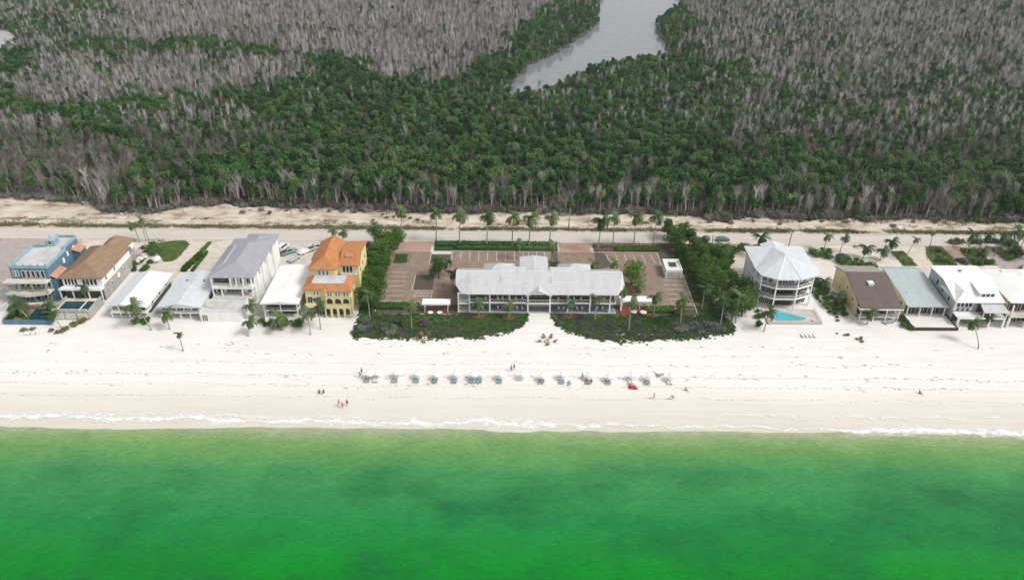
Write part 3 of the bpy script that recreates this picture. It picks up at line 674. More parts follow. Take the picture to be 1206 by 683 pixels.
for x, y in far:
    p = p_dead(x, y); hs_ = 1.25-.35*min(1, max(0, (y-262)/60)); mz = .4
    if R.random() < p: dp.append((x, y, mz, R.randrange(5)+(5 if y < 330 or R.random() < .3 else 0), R.uniform(0, 6.28), R.uniform(.6, 1.3)*hs_))  # farther trees mostly take the paler twigs: haze put into their colour
    else: gp.append((x, y, mz, R.randrange(6), R.uniform(0, 6.28), R.uniform(.62, 1.32)*hs_*(.9 if y > 450 else 1)*(.9 if p > .4 else 1)))
scatter('mangrove_forest', gp, src_green, 'dark green mangrove forest stretching inland behind the road', 'forest')
scatter('bare_forest', dp, src_dead+src_dead2, 'pale grey leafless trees standing through the mangrove forest', 'forest')
print('forest', len(near), len(gp), len(dp))
# ------------------------------------------------------------------ paved areas, lots, lawns
sheet([(-38.6,195.6),(52.4,195.6),(52.4,218),(46.8,219.9),(46.5,229),(-19.6,229),(-19.6,226.9),(-26,226.9),(-26,228.4),(-38.6,228.4)], .06, 'paver', 'parking_lot', th=.1)
sheet([(-38.6,190.6),(52.6,190.6),(52.6,195.598),(-38.6,195.598)], .05, 'bark_mulch', 'planting_strip', th=.1)
sheet([(-38.4,228.404),(-26.4,228.404),(-26.4,235.5),(-38.4,235.5)], .065, 'pink_pave', 'entrance_apron', th=.1)
sheet([(15.3,229.004),(25.4,229.004),(25.4,235.5),(15.3,235.5)], .065, 'pink_pave', 'entrance_apron', th=.1)
sheet([(4.8,186),(10.5,186),(10.7,192),(4.6,192)], .09, 'sand', 'sand_path', th=.1)
# painted stall lines, each a part of its set of markings
def lines(name, label, segs, grp=None, w=.18):
    t = thing(name, label, 'parking lines', (segs[0][0], segs[0][1], 0)); ox, oy = segs[0][0], segs[0][1]
    for x0, y0, x1, y1 in segs:
        x0 -= ox; x1 -= ox; y0 -= oy; y1 -= oy; L = hypot(x1-x0, y1-y0); nx_, ny_ = -(y1-y0)/L*w/2, (x1-x0)/L*w/2
        MB().add([(x0-nx_,y0-ny_,.066),(x1-nx_,y1-ny_,.066),(x1+nx_,y1+ny_,.066),(x0+nx_,y0+ny_,.066)], [(0,1,2,3)]).build('paint_line', 'line', t)
lines('stall_marking', 'pale stall lines down the left side of the left car park by the hedge row', [(-37.8+.12*k, 197.6+2.85*k, -32.0+.05*k, 197.6+2.85*k) for k in range(7)])
lines('stall_marking', 'hatched white bay and stall lines beside the left round tree', [(-29,202.4,-23.6,202.4),(-29,200.2,-23.6,200.2),(-29,197.0,-23.6,197.0)]+[(-28.6+1.2*k,200.3,-27.6+1.2*k,202.3) for k in range(4)], w=.16)
lines('stall_marking', 'row of eight pale stall lines behind the left half of the club house roof', [(-19.2+2.85*k, 222.6, -19.3+2.85*k, 228.8) for k in range(9)])
lines('stall_marking', 'row of four pale stall lines behind the centre of the club house', [(5.2+2.6*k, 222.9, 5.2+2.6*k, 228.6) for k in range(3)])
lines('stall_marking', 'row of pale stall lines along the hedge in the right car park rear', [(30.6+2.9*k, 221.9, 30.3+2.8*k, 227.6) for k in range(6)])
lines('stall_marking', 'pale stall lines down the right side of the right car park', [(45.6, 194.4+2.75*k, 51.9, 194.2+2.75*k) for k in range(7)])
lines('stall_marking', 'two short pale lines beside the white canopies of the right car park', [(34.5,199.4,38.4,199.4),(34.5,202.6,38.4,202.6)])
b = MB()
for x0, x1, y0, y1 in ((52.3,52.55,191.5,218),(46.6,46.85,219.8,228.6),(28,46.6,228.9,229.1),(-19.6,14.6,228.9,229.1),(-38.75,-38.5,191,216),(-26.1,-25.9,220,226.9),(-25.9,-19.6,226.7,226.9),(-23.6,-23.4,196,203.5),(-29.4,-23.4,203.4,203.6),(-29.6,-29.4,203.4,213)):
    b.box(x0, x1, y0, y1, -.05, .17)
struct('lot_kerb', b, 'kerb')
def bedsheet(P, m='bark_mulch', z=.10, name='planting_bed'): return sheet(P, z, m, name, th=.15)
bedsheet([(-29.3,203.6),(-23.6,203.6),(-23.6,213),(-29.3,213)]); bedsheet([(-25.9,220.2),(-19.7,222.6),(-19.7,226.6),(-25.9,226.6)])
bedsheet([(32.5,202.8),(38.4,202.8),(38.4,209.5),(32.5,209.5)], 'mulch'); bedsheet([(9.8,215),(14.2,217),(14.6,228.7),(12.6,228.7),(12.2,222)]); bedsheet([(26.2,217),(31.2,219.8),(29.5,228.7),(26.4,228.7)])
# concrete drives between the houses
sheet([(-175,198),(-141.8,198),(-141.8,235.5),(-175,235.5)], .05, 'mauve_drive', 'driveway', th=.1)
sheet([(-112.5,206),(-101.5,206),(-101.5,229),(-98.5,235.5),(-112.5,235.5)], .05, 'tan_concrete', 'driveway', th=.1)
sheet([(-97.5,206),(-86.8,206),(-86.8,235.5),(-97.5,235.5)], .05, 'tan_concrete', 'driveway', th=.1)
sheet([(-72.8,209),(-57.5,209),(-57.5,235.5),(-79.6,235.5),(-79.6,222),(-72.8,221)], .05, 'concrete', 'driveway', th=.1)
sheet([(-72.8,186.5),(-69.3,186.5),(-69.3,208.99),(-72.8,208.99)], .045, 'concrete', 'driveway', th=.1)
sheet([(141.6,222),(145.1,222),(147,235.5),(141.4,235.5)], .055, 'pink_pave', 'driveway', th=.1)
sheet([(153.2,214),(172,214),(172,235.5),(152.8,235.5)], .05, 'mauve_drive', 'driveway', th=.1)
sheet([(127.9,210),(132.6,221),(136.5,235.5),(127.4,235.5),(127.8,221)], .05, 'tan_concrete', 'driveway', th=.1)
sheet([(66,214.98),(88,214.98),(90,235.5),(64,235.5)], .05, 'tan_concrete', 'driveway', th=.1)
BLADE = []
for s_ in range(4):
    R2 = random.Random(s_+60); q = MB()
    for _ in range(26):
        x, y, a = R2.uniform(-.6,.6), R2.uniform(-.6,.6), R2.uniform(0,6.28); h = R2.uniform(.06,.17); w = .09
        q.add([(x-w*cos(a),y-w*sin(a),0),(x+w*cos(a),y+w*sin(a),0),(x+.07*sin(a),y+.07*cos(a),h)], [(0,1,2)])
    BLADE.append(q)
def lawn(P, label, m='grass', dens=1.6, zs=1.0, under=(.09,.13,.035), name='lawn', kinds=None):
    key = 'turf_'+m
    if key not in M: M[key] = mat(key, under, .95, .45, .5)
    x0 = min(p[0] for p in P); x1 = max(p[0] for p in P); y0 = min(p[1] for p in P); y1 = max(p[1] for p in P)
    sheet(jag(P, .6, 1.5), .07, key, 'lawn_ground', th=.1)
    n = int((x1-x0)*(y1-y0)*dens); pts_ = []
    for _ in range(n):
        x = rnd.uniform(x0, x1); y = rnd.uniform(y0, y1)
        if inpoly(x, y, P): pts_.append((x, y, .06, rnd.randrange(4), rnd.uniform(0,6.28), rnd.uniform(.8,1.5)*zs))
    if m not in _bl: _bl[m] = [q.mesh('grass_tuft', m) for q in BLADE]
    scatter(name, pts_, _bl[m], label, 'lawn')
_bl = {}
px2 = lambda ox, oy, s_, L: [G(ox+x*s_, oy+y*s_) for x, y in L]
lawn([(-116.5,232.5),(-113,234.6),(-107.6,235),(-105.4,232.6),(-105.6,224.6),(-106.4,221),(-108.9,220.2),(-113,225.5)], 'green lawn with a rounded corner between the brown roofed house and the drive')
lawn([(-101.6,214),(-100.2,214),(-98.8,229.5),(-99,234.6),(-100.2,234.6)], 'narrow strip of grass between the two pale drives')
lawn([(136.4,235),(141.2,235),(141.4,229),(140.6,221.8),(132.9,221.8),(133.6,229)], 'dark green lawn between a pale drive and the pink paver drive')
lawn([(147.3,234.6),(152.3,234),(153,229.4),(152,226),(152.8,222.4),(145.4,221.8),(145.9,231)], 'green lawn between the pink paver drive and the mauve drive')
lawn([(157,235),(160.6,234.8),(163,229),(157.4,227.2),(156.4,231.5)], 'yellowish lawn at the far right beyond the mauve drive', 'dry_leaf')
lawn([(123,231.2),(127.2,232),(127.7,221.6),(123.2,221.4)], 'small green lawn behind the grey green roofed house')
lawn([(-37.4,220.6),(-33.3,220.6),(-33.4,226.8),(-37.4,226.8)], 'dark green rectangular turf patch in the corner of the left car park', 'bed_leaf', under=(.03,.07,.025))
# olive grass along the far side of the road
def verge(x0, x1, y0, y1, dens, label, m='dry_leaf', thr=.42, name='verge_grass', zs=1.6, tries=1):
    pts_ = []
    for _ in range(int((x1-x0)*(y1-y0)*dens)):
        x = rnd.uniform(x0, x1); y = rnd.uniform(y0, y1)
        if fbm(x*.35, y*1.4, 3.0) > thr: pts_.append((x, y, ground_z(x, y), rnd.randrange(4), rnd.uniform(0,6.28), rnd.uniform(.7,1.4)*zs))
    if m not in _bl: _bl[m] = [q.mesh('grass_tuft', m) for q in BLADE]
    scatter(name, pts_, _bl[m], label, 'grass')
verge(-200, 200, 245.2, 247.0, 4.0, 'olive grass strip along the far edge of the coast road', thr=.36)
verge(-200, 200, 244.6, 252, .9, 'sparse dry tufts on the sand bank behind the road', thr=.58)
verge(-200, 200, 234.0, 235.4, .8, 'scattered dry tufts on the near shoulder of the road', thr=.62)

# ground cover beds in front of the club house
M['bed_soil'] = mat('leafy_soil', (.10,.12,.06), .95, .4, 1.2, bm=.05)
BEDL = [(-42.6,178.6),(-37,177.9),(-31,178.6),(-23.4,177.75),(-16,178.8),(-9.7,178.6),(-4,180.6),(-.6,182.2),(2.2,184.5),(3.8,187.5),(4.2,190.5),(-15,190.5),(-41.4,190.5),(-43,184)]
BEDR = [(11.2,190.5),(11.6,187),(13.2,184.6),(15.6,182.6),(20,180),(24,178.6),(28.9,177.2),(33,178.2),(38.2,178.6),(45.1,179.1),(50,179.6),(54.8,181.2),(60.2,182.6),(61,186),(59.6,190.5)]
COVER = []
for k in range(4):
    R2 = random.Random(k+80); q = MB()
    for j in range(3): leafcloud(q, (R2.uniform(-.4,.4), R2.uniform(-.4,.4), .12), R2.uniform(.3,.45), 42, .13, R2, .6, .2)
    COVER.append(q)
def cover(name, P, label, m, dens, f=lambda x, y: True, zs=1.0):
    x0 = min(p[0] for p in P); x1 = max(p[0] for p in P); y0 = min(p[1] for p in P); y1 = max(p[1] for p in P); pts_ = []
    PJg = jag(P, 1.4, 1.2)
    for _ in range(int((x1-x0)*(y1-y0)*dens)):
        x = rnd.uniform(x0-.6, x1+.6); y = rnd.uniform(y0-.6, y1+.3)
        if inpoly(x, y, PJg) and f(x, y): pts_.append((x, y, .05, rnd.randrange(4), rnd.uniform(0,6.28), rnd.uniform(.7,1.35)*zs))
    scatter(name, pts_, [q.mesh('leaf_clump', m) for q in COVER], label, 'ground cover')
for P_ in (BEDL, BEDR): bedsheet(jag(P_, 1.0, 1.2), 'bed_soil', .04, 'planting_bed')
for P_, nm in ((BEDL,'left'),(BEDR,'right')):
    p_ = []
    for k in range(900):
        i = rnd.randrange(len(P_)-1); a, c = P_[i], P_[i+1]; t_ = rnd.random(); x = a[0]+(c[0]-a[0])*t_+rnd.gauss(0,.3); y = a[1]+(c[1]-a[1])*t_-abs(rnd.gauss(0,.75))+.2
        if y < 189 and fbm(x, y, 2.5) > .42: p_.append((x, y, .0, rnd.randrange(4), rnd.uniform(0,6.28), rnd.uniform(.3,.9)))
    scatter('creeping_plants', p_, [q.mesh('leaf_clump', 'silver_leaf' if nm == 'none' else 'bed_leaf') for q in COVER], 'green creepers thinning into the sand along the edge of the %s bed' % nm, 'ground cover')
mask = lambda s_, t_: (lambda x, y: fbm(x+s_, y, 5) > t_)
edge_dark = lambda x, y: fbm(x, y+40, 6) > .40+.03*(y-182)
cover('ground_cover_bed', BEDL, 'dark green ground cover bed left of the sand path', 'bed_leaf', 3.2)
cover('ground_cover_bed', BEDR, 'dark green ground cover bed right of the sand path', 'bed_leaf', 3.2)
cover('low_shrub_edge', BEDL, 'purplish grey low growth along the beach side of the left bed', 'purple_leaf', 1.5, edge_dark, 1.1)
cover('low_shrub_edge', BEDR, 'purplish grey low growth along the beach side of the right bed', 'purple_leaf', 1.7, edge_dark, 1.1)
for i in range(13):
    x, y = -42+rnd.uniform(0, 11), 179+rnd.uniform(0, 7)
    s_ = rnd.uniform(1.2, 1.9); shrub(x, y, s_, ('large' if s_ > 1.55 else 'small')+' silver green shrub '+('near the sand' if y < 182.5 else 'near the hedge')+' in the left corner of the left bed', 'silver_leaf', 'silver shrubs left of the club lawn')
for i in range(18):
    x, y = 44.5+rnd.uniform(0, 14), 181.4+rnd.uniform(0, 4.5)
    s_ = rnd.uniform(1.2, 1.9); shrub(x, y, s_, ('large' if s_ > 1.55 else 'small')+' silver green shrub '+('near the sand' if y < 183.6 else 'near the palms')+', '+('left' if x < 49 else 'middle' if x < 54 else 'right')+' in the right corner bed', 'silver_leaf', 'silver shrubs right of the club lawn')
for x, y in ((12.2,188.6),(12.9,186.9),(13.6,185.7),(11.8,189.8),(14.2,188.4)):
    shrub(x, y, 1.0, 'pale silvery shrub at the edge of the sand path', 'silver_leaf', 'pale shrubs edging the sand path')
shrub(-24.2, 184.6, 1.9, 'purple flowering shrub beside the lone palm of the left bed', 'purple_leaf'); shrub(-29.6,184.6,1.8,'yellow green bush left of the palm in the left bed','grass')
for x, y, lb in ((-9.2,188.6,'left of two'),(-.8,188.2,'right of two')): sheet([(x+1.9*cos(a*pi/8), y+1.1*sin(a*pi/8)) for a in range(16)], .45, 'mulch', 'mulch_ring', th=.4)
sheet([(16.6+2.3*cos(a*pi/8), 189.4+1.2*sin(a*pi/8)) for a in range(16)], .45, 'mulch', 'mulch_ring', th=.4)

sheet([(52.65,188),(58,188),(58,229.2),(47,229.2),(47,220.2),(52.65,218.2)], .045, 'bark_mulch', 'planting_bed', th=.1)
sheet([(-43.2,190.6),(-38.8,190.6),(-38.8,229),(-43.2,229)], .045, 'bark_mulch', 'planting_bed', th=.1)
cover('ground_cover_bed', [(52.8,184),(60,184),(60,229),(52.8,229)], 'dark ground cover under the right tree belt', 'bed_leaf', 2.4)
cover('ground_cover_bed', [(-43.2,186),(-38.9,186),(-38.9,229),(-43.2,229)], 'dark ground cover under the left hedge row', 'bed_leaf', 2.4)
# clipped hedges
def hedge(name, x0, x1, y0, y1, h, label, m='hedge_leaf', dens=26):
    t = thing(name, label, 'hedge', ((x0+x1)/2, (y0+y1)/2, 0)); w = (x1-x0)/2; d = (y1-y0)/2; q = MB(); R2 = random.Random(int(x0*7)+3)
    for _ in range(int(4*w*d*dens+8*(w+d)*h*dens*.35)):
        x = R2.uniform(-w, w); y = R2.uniform(-d, d); z = h*R2.uniform(.82, 1.05)
        if R2.random() < .35: y = -d*R2.uniform(.85,1.0); z = R2.uniform(.1, h)
        elif R2.random() < .2: x = R2.choice((-w, w)); z = R2.uniform(.1, h)
        a = R2.uniform(0, 6.28); s_ = R2.uniform(.12,.3); q.add([(x-s_*cos(a), y-s_*sin(a), z-.08), (x+s_*cos(a), y+s_*sin(a), z-.05), (x+s_*.5*sin(a), y-.5*s_*cos(a), z+s_*.9)], [(0,1,2)])
    q.box(-w*.96, w*.96, -d*.92, d*.92, -.05, h*.86)
    q.build('foliage', m, t); k = max(2, int(w)); s2 = MB()
    for i in range(k): s2.tube([(-w+.5+i*(2*w-1)/max(1,k-1), 0, -.05), (-w+.5+i*(2*w-1)/max(1,k-1), .05, h*.8)], .05, 4)
    s2.build('stems', 'bark', t); return t
hedge('hedge', -25.2, 14.4, 232.2, 234.8, 1.1, 'long dark green hedge between the road and the stalls behind the club house', 'mangrove_leaf', 12)
sheet([(-25.4,229.2),(14.8,229.2),(14.8,235.4),(-25.4,235.4)], .09, mat('hedge_turf', (.035,.07,.022), .95, .4, .6), 'hedge_bed', th=.1)
hedge('hedge', -18.4, 14.2, 230.2, 231.9, .9, 'lower dark hedge strip in front of the long hedge', 'mangrove_leaf', 12)
hedge('hedge', 26.6, 52.5, 232.4, 234.2, 1.0, 'dry looking brownish hedge along the road right of the entrance', 'dry_leaf', 8)
bedsheet([(26.4,229.3),(58,229.3),(58,235.4),(26.4,235.4)])
hedge('hedge', 33.5, 47.5, 229.6, 231.4, .9, 'dark green hedge behind the stalls of the right car park')
hedge('hedge', -38.6, -26.6, 192.4, 195.3, 1.1, 'olive brown hedge across the seaward end of the left car park', 'bed_leaf', 16)
hedge('hedge', 37.6, 46, 191.6, 194.6, 1.0, 'low dark hedge at the seaward end of the right car park', 'bed_leaf', 14)
for k in range(5): hedge('hedge', -101.4+.35*k, -99.8+.35*k, 213.8+2.3*k, 215.9+2.3*k, 1.3, ('clipped dark hedge block of the narrow strip between the pale drives, '+('nearest to the cottages','second from the cottages','middle one','fourth from the cottages','nearest to the road')[k]))
for k in range(6): hedge('hedge', -98.4+.05*k, -97.6+.05*k, 213.8+2.2*k, 215.8+2.2*k, .8, ('low blackish hedge piece along the right edge of the strip, '+('nearest to the cottages','second from the cottages','third from the cottages','third from the road','second from the road','nearest to the road')[k]), 'bed_leaf')

# ------------------------------------------------------------------ the club house
M['grey_porch'] = mat('blue_grey_porch_wall', (.25,.27,.31), .7, .3, .9)
def club():
    X0, Y0 = -12.0, 191.6
    t = thing('club_house', 'long white two storey club house with a pale grey roof and columned verandas', 'club house', (X0, Y0))
    W_ = 41.0
    MB().box(0, W_, 3.2, 13, 0, 6.35).box(-3.2, -.02, 4.6, 13, 0, 6.3).box(W_+.02, W_+2.2, 5, 13, 0, 6.3).build('wall', 'offwhite', t)
    MB().box(.05, W_-.05, 3.05, 3.19, 3.45, 6.3).build('upper_porch_wall', 'brick', t); MB().box(.05, 16.0, 3.05, 3.188, .25, 3.0).box(23.0, W_-.05, 3.05, 3.188, .25, 3.0).build('lower_porch_wall', 'grey_porch', t)
    MB().box(-.3, W_+.3, -.3, 3.0, -.05, .22).box(-3.4, -.32, -.1, 4.6, -.05, .18).build('ground_slab', 'concrete', t)
    MB().box(-.15, 16.35, -.15, 3.2, 3.05, 3.38).box(22.65, W_+.15, -.15, 3.2, 3.05, 3.38).box(16.35, 22.65, -.5, 3.2, 3.1, 3.42).build('balcony_floor', 'white', t)
    MB().box(0, 16.3, .0, 3.02, 3.37, 3.40).box(22.7, W_, .0, 3.02, 3.37, 3.40).box(16.4, 22.6, -.3, 2.98, 3.41, 3.44).build('upper_deck_boards', 'deck_boards', t)
    MB().box(-.1, W_+.1, .0, 3.0, .22, .245).build('lower_deck_boards', 'grey_porch', t)
    MB().box(-.15, 16.3, -.16, .12, 5.85, 6.32).box(22.7, W_+.15, -.16, .12, 5.85, 6.32).box(-3.2, -.2, -.1, .12, 5.9, 6.3).build('eave_beam', 'white', t)
    cols = [0, 5.7, 11.2, 16.4, 22.6, 27.6, 33.8, 39.4]
    for cx in cols: post(t, cx+.1, .05, .2, 5.85 if cx not in (16.4, 22.6) else 6.3, .42)
    post(t, -3.0, .1, .1, 5.9, .38); post(t, W_+1.9, 1.6, .1, 6.2, .38)
    bays = list(zip(cols, cols[1:]))
    for i, (a, c) in enumerate(bays):
        y = .02 if i != 3 else -.4
        rail(t, [(a+.35, y), (c-.15, y)], 3.38 if i != 3 else 3.42, 1.05)
        # dark picnic blue windows below, doors above
        n = 3 if i != 3 else 1
        if i != 3:
            for k in range(n):
                w = (c-a-.9)/n-.25; cx = a+.65+(k+.5)*(c-a-.9)/n
                win(t, cx, 3.16, .35, w, 2.35, 'S', 'blue_glass', mull=1)
                if k != 1: win(t, cx, 3.02, 3.5, w*.75, 2.1, 'S', 'glass' if (i+k) % 3 else 'void', mull=1)
                else: win(t, cx, 3.02, 3.5, w*.8, 2.1, 'S', 'blue_glass', 'wood', mull=1)
        else:
            MB().box(a+.8, c-.6, 3.0, 3.16, .2, 2.9).build('garage_shutter', 'concrete', t)
            for k in (-1.6, 0, 1.6): win(t, (a+c)/2+k, 3.02, 3.5, 1.1, 2.3, 'S', 'glass')
    rail(t, [(-2.8, .1), (-.3, .1)], 2.9, 1.0); MB().box(-3.2, -.2, 0, 4.5, 2.6, 2.88).build('balcony_floor', 'white', t); win(t, -1.6, 4.56, 3.2, 1.6, 1.9, 'S', 'blue_glass')
    # main roof: ridge parallel to the beach with a gable overhang at both ends
    ez, rz_, ry = 6.4, 9.7, 6.6
    r = MB()
    r.slope([(-.5,-.75,ez),(W_+.4,-.75,ez),(W_-.6,ry,rz_),(.6,ry,rz_)])
    r.slope([(-.5,-.752,ez),(.6,ry,rz_),(-3.9,ry,rz_),(-3.9,3.0,ez+1.0),(-2.2,-.3,ez)])
    r.slope([(W_+.4,-.752,ez),(W_+2.8,3.2,ez+.55),(W_+2.2,ry,rz_),(W_-.6,ry,rz_)])
    r.slope([(-3.9,ry,rz_),(W_+2.2,ry,rz_),(W_+2.2,14.2,ez),(-3.9,14.2,ez)])
    r.build('main_roof', 'club_roof', t)
    MB().tube([(-3.9,ry,rz_+.03),(W_+2.2,ry,rz_+.03)], .12, 5).build('ridge_cap', 'white', t)
    # raised ventilating monitors with white fascias
    for x0, x1 in ((8.6,16.2),(22.6,31.0)):
        for (yy, zz, d) in ((3.0, 8.35, 2.6), (6.6, 9.95, 1.4)):
            g = MB(); s_ = .35
            g.slope([(x0+s_,yy,zz),(x1-s_,yy,zz),(x1,yy+d,zz+.35*d),(x0,yy+d,zz+.35*d)], .12); g.build('monitor_roof', 'club_roof', t)
            MB().box(x0+s_+.02, x1-s_-.02, yy-.14, yy-.02, zz-.5, zz+.05).box(x0-.4, x0+s_+.3, yy-.12, yy-.04, zz-.26, zz-.02).box(x1-s_-.3, x1+.4, yy-.12, yy-.04, zz-.26, zz-.02).build('monitor_fascia', 'white', t)
            MB().box(x0+.6, x1-.6, yy, yy+d*.9, zz-1.2, zz-.08).build('monitor_side', 'white', t)
    # entrance gable over the middle bay
    gx0, gx1 = 15.9, 23.1; gm = (gx0+gx1)/2
    g = MB(); g.slope([(gx0,-1.3,6.2),(gm,-1.3,7.75),(gm,5.0,7.75),(gx0,5.0,6.2)], .2); g.slope([(gm,-1.302,7.75),(gx1,-1.302,6.2),(gx1,5.0,6.2),(gm,5.0,7.75)], .2); g.build('entrance_gable', 'club_roof', t)
    MB().add([(gx0+.5,-.6,6.3),(gx1-.5,-.6,6.3),(gm,-.6,7.45),(gx0+.5,-.45,6.3),(gx1-.5,-.45,6.3),(gm,-.45,7.45)], [(0,1,2),(5,4,3),(0,3,4,1)]).build('gable_infill', 'brick', t)
    tr = MB()
    for (xa, za, xb, zb) in ((gx0+.1,6.0,gm,7.6),(gx1-.1,6.0,gm,7.6),(gx0+1.9,6.85,gx1-1.9,6.85),(gm,6.85,gm,7.5),(gx0+2.1,7.0,gm,7.45),(gx1-2.1,7.0,gm,7.45)): tr.tube([(xa,-1.2,za),(xb,-1.2,zb)], .11, 4)
    tr.build('gable_truss', 'white', t)
    for dx in (-1.6, 1.6): MB().lathe([(.05,5.9),(.45,5.7),(.55,5.35),(.3,5.1),(.02,5.05)], 10, gm+dx, 1.8).tube([(gm+dx,1.8,5.9),(gm+dx,1.8,7.0)], .03, 4).build('pendant_lamp', 'canvas', t, True)
    # rear pavilions and rear centre wing
    for x0, x1, nm in ((3.6,13.0,'left'),(25.4,35.0,'right')):
        g = MB(); g.hip(x0, x1, 7.8, 16.4, 6.9, 2.5, 'x', 1, 1, pull=4.2); g.build('pavilion_roof', 'club_roof', t); MB().box(x0+.6, x1-.6, 9, 16.2, 0, 6.98).build('pavilion_wall', 'offwhite', t)
    g = MB(); g.hip(14.2, 22.4, 6.4, 17.6, 8.6, .55, 'y', 0, 0); g.build('rear_wing_roof', 'club_roof', t); MB().box(14.2, 22.2, 8, 17.2, 0, 7.98).build('rear_wing_wall', 'offwhite', t)
    # deck furniture stands on the verandas as things of their own
    return t
club()
def table_round(x, y, z, r, label, m='canvas', group=None, name='round_table'):
    t = thing(name, label, 'table', (x, y, z), 0, group)
    MB().lathe([(.02,.76),(r,.76),(r,.70),(.02,.70)], 16).build('tabletop', m, t); MB().lathe([(.05,0.72),(.05,.05),(r*.5,.04),(r*.5,0),(.01,0)], 12).build('pedestal', 'metal', t); return t
def chair(x, y, z, rz, label, m='white', group=None, name='chair'):
    t = thing(name, label, 'chair', (x, y, z), rz, group)
    box(-.24,.24,-.24,.24,.40,.46).build('seat', m, t); MB().add([(-.24,.22,.46),(.24,.22,.46),(.24,.34,.95),(-.24,.34,.95),(-.24,.27,.46),(.24,.27,.46),(.24,.39,.95),(-.24,.39,.95)], [(0,1,2,3),(7,6,5,4),(0,4,5,1),(3,2,6,7),(1,5,6,2),(0,3,7,4)]).build('backrest', m, t)
    for sx in (-.2,.2):
        for sy in (-.2,.2): box(sx-.025,sx+.025,sy-.025,sy+.025,0,.4).build('leg', m, t)
    return t
ch0 = chair(-7.4, 192.8, 3.38, 0, 'white chair on the upper veranda of the club house', 'white', 'white chairs on the upper club veranda')
bpy.context.view_layer.update()
for k, (x, z) in enumerate([(-10,3.38),(-4,3.38),(-2.6,3.38),(1,3.38),(3,3.38),(13,3.38),(17.5,3.38),(19.5,3.38),(24,3.38),(26,3.38)]): dup(ch0, (x, 192.9, z), rnd.uniform(-.6,.6), 'white chair on the upper veranda of the club house')
chg = None
for x in (-9.5,-8,-3.9,-2.5,1.5,3,13.4,14.6,18.4,20,24.2,25.8): dup(ch0, (x, 193.0, .22), rnd.uniform(-.8,.8), 'white chair on the ground floor veranda of the club house', 'white chairs on the lower club veranda')

# ------------------------------------------------------------------ canopies, tables, bin enclosure
def canopy(x0, x1, y0, y1, z, label):
    t = thing('shade_canopy', label, 'canopy', ((x0+x1)/2, (y0+y1)/2)); w = (x1-x0)/2; d = (y1-y0)/2
    MB().box(-w, w, -d, d, z, z+.16).box(-w-.03, w+.03, -d-.03, -d+.1, z-.28, z+.19).build('roof', 'canvas', t)
    for sx in (-1, 1):
        for sy in (-1, 1): box(sx*(w-.7)-.09, sx*(w-.7)+.09, sy*(d-.25)-.09, sy*(d-.25)+.09, 0, z).build('post', 'white', t)
    return t
canopy(-25.2, -17.3, 191.0, 193.8, 2.9, 'long flat white canopy at the seaward end of the left car park')
sheet([(-24.6,190.8),(-17.8,190.8),(-17.8,193.8),(-24.6,193.8)], .14, 'redfloor', 'red_floor', th=.1)
table_round(-22.8, 190.2, .05, .75, 'left of two round white tables in front of the long white canopy'); table_round(-20.2, 190.2, .05, .75, 'right of two round white tables in front of the long white canopy')
sheet([(30.6,189.4),(40.2,189.4),(40.2,195.2),(30.6,195.2)], .16, 'redfloor', 'red_floor', th=.14)
canopy(30.6, 34.2, 193.4, 196.2, 2.9, 'small white canopy on the red floor nearest to the club house'); canopy(35.6, 39.6, 193.4, 196.2, 2.9, 'small white canopy on the right half of the red floor')
table_round(34.4, 191.2, .16, .85, 'left of two round white tables on the red floor'); table_round(37.0, 191.0, .16, .95, 'right of two round white tables on the red floor')
for i, (x, y, lb) in enumerate(((32.2,192.4,'left edge'),(35.8,192.6,'middle'),(39.0,192.8,'right edge'))): chair(x, y, .16, i*1.3, 'small red chair near the %s of the red floor' % lb, 'red_cloth')
t = thing('bin_enclosure', 'cream walled bin enclosure with an open top beside the right tree belt', 'enclosure', (49.2, 215.9))
MB().box(-2.5,2.5,-3.7,-3.4,0,2.9).build('front_wall','white',t); box(-2.5,-2.2,-3.39,3.6,0,2.9).build('side_wall','white',t); box(2.2,2.5,-3.39,3.6,0,2.9).build('side_wall','white',t); box(-2.19,2.19,3.3,3.6,0,2.9).build('back_wall','white',t)
MB().box(-2.19,2.19,-3.39,-1.3,2.55,2.7).box(-2.19,2.19,1.9,3.29,2.55,2.7).box(-2.19,-1.2,-1.29,1.89,2.55,2.7).box(1.2,2.19,-1.29,1.89,2.55,2.7).build('roof','offwhite',t); box(-2.0,2.0,-3.78,-3.71,.1,2.2).build('gate','concrete',t)
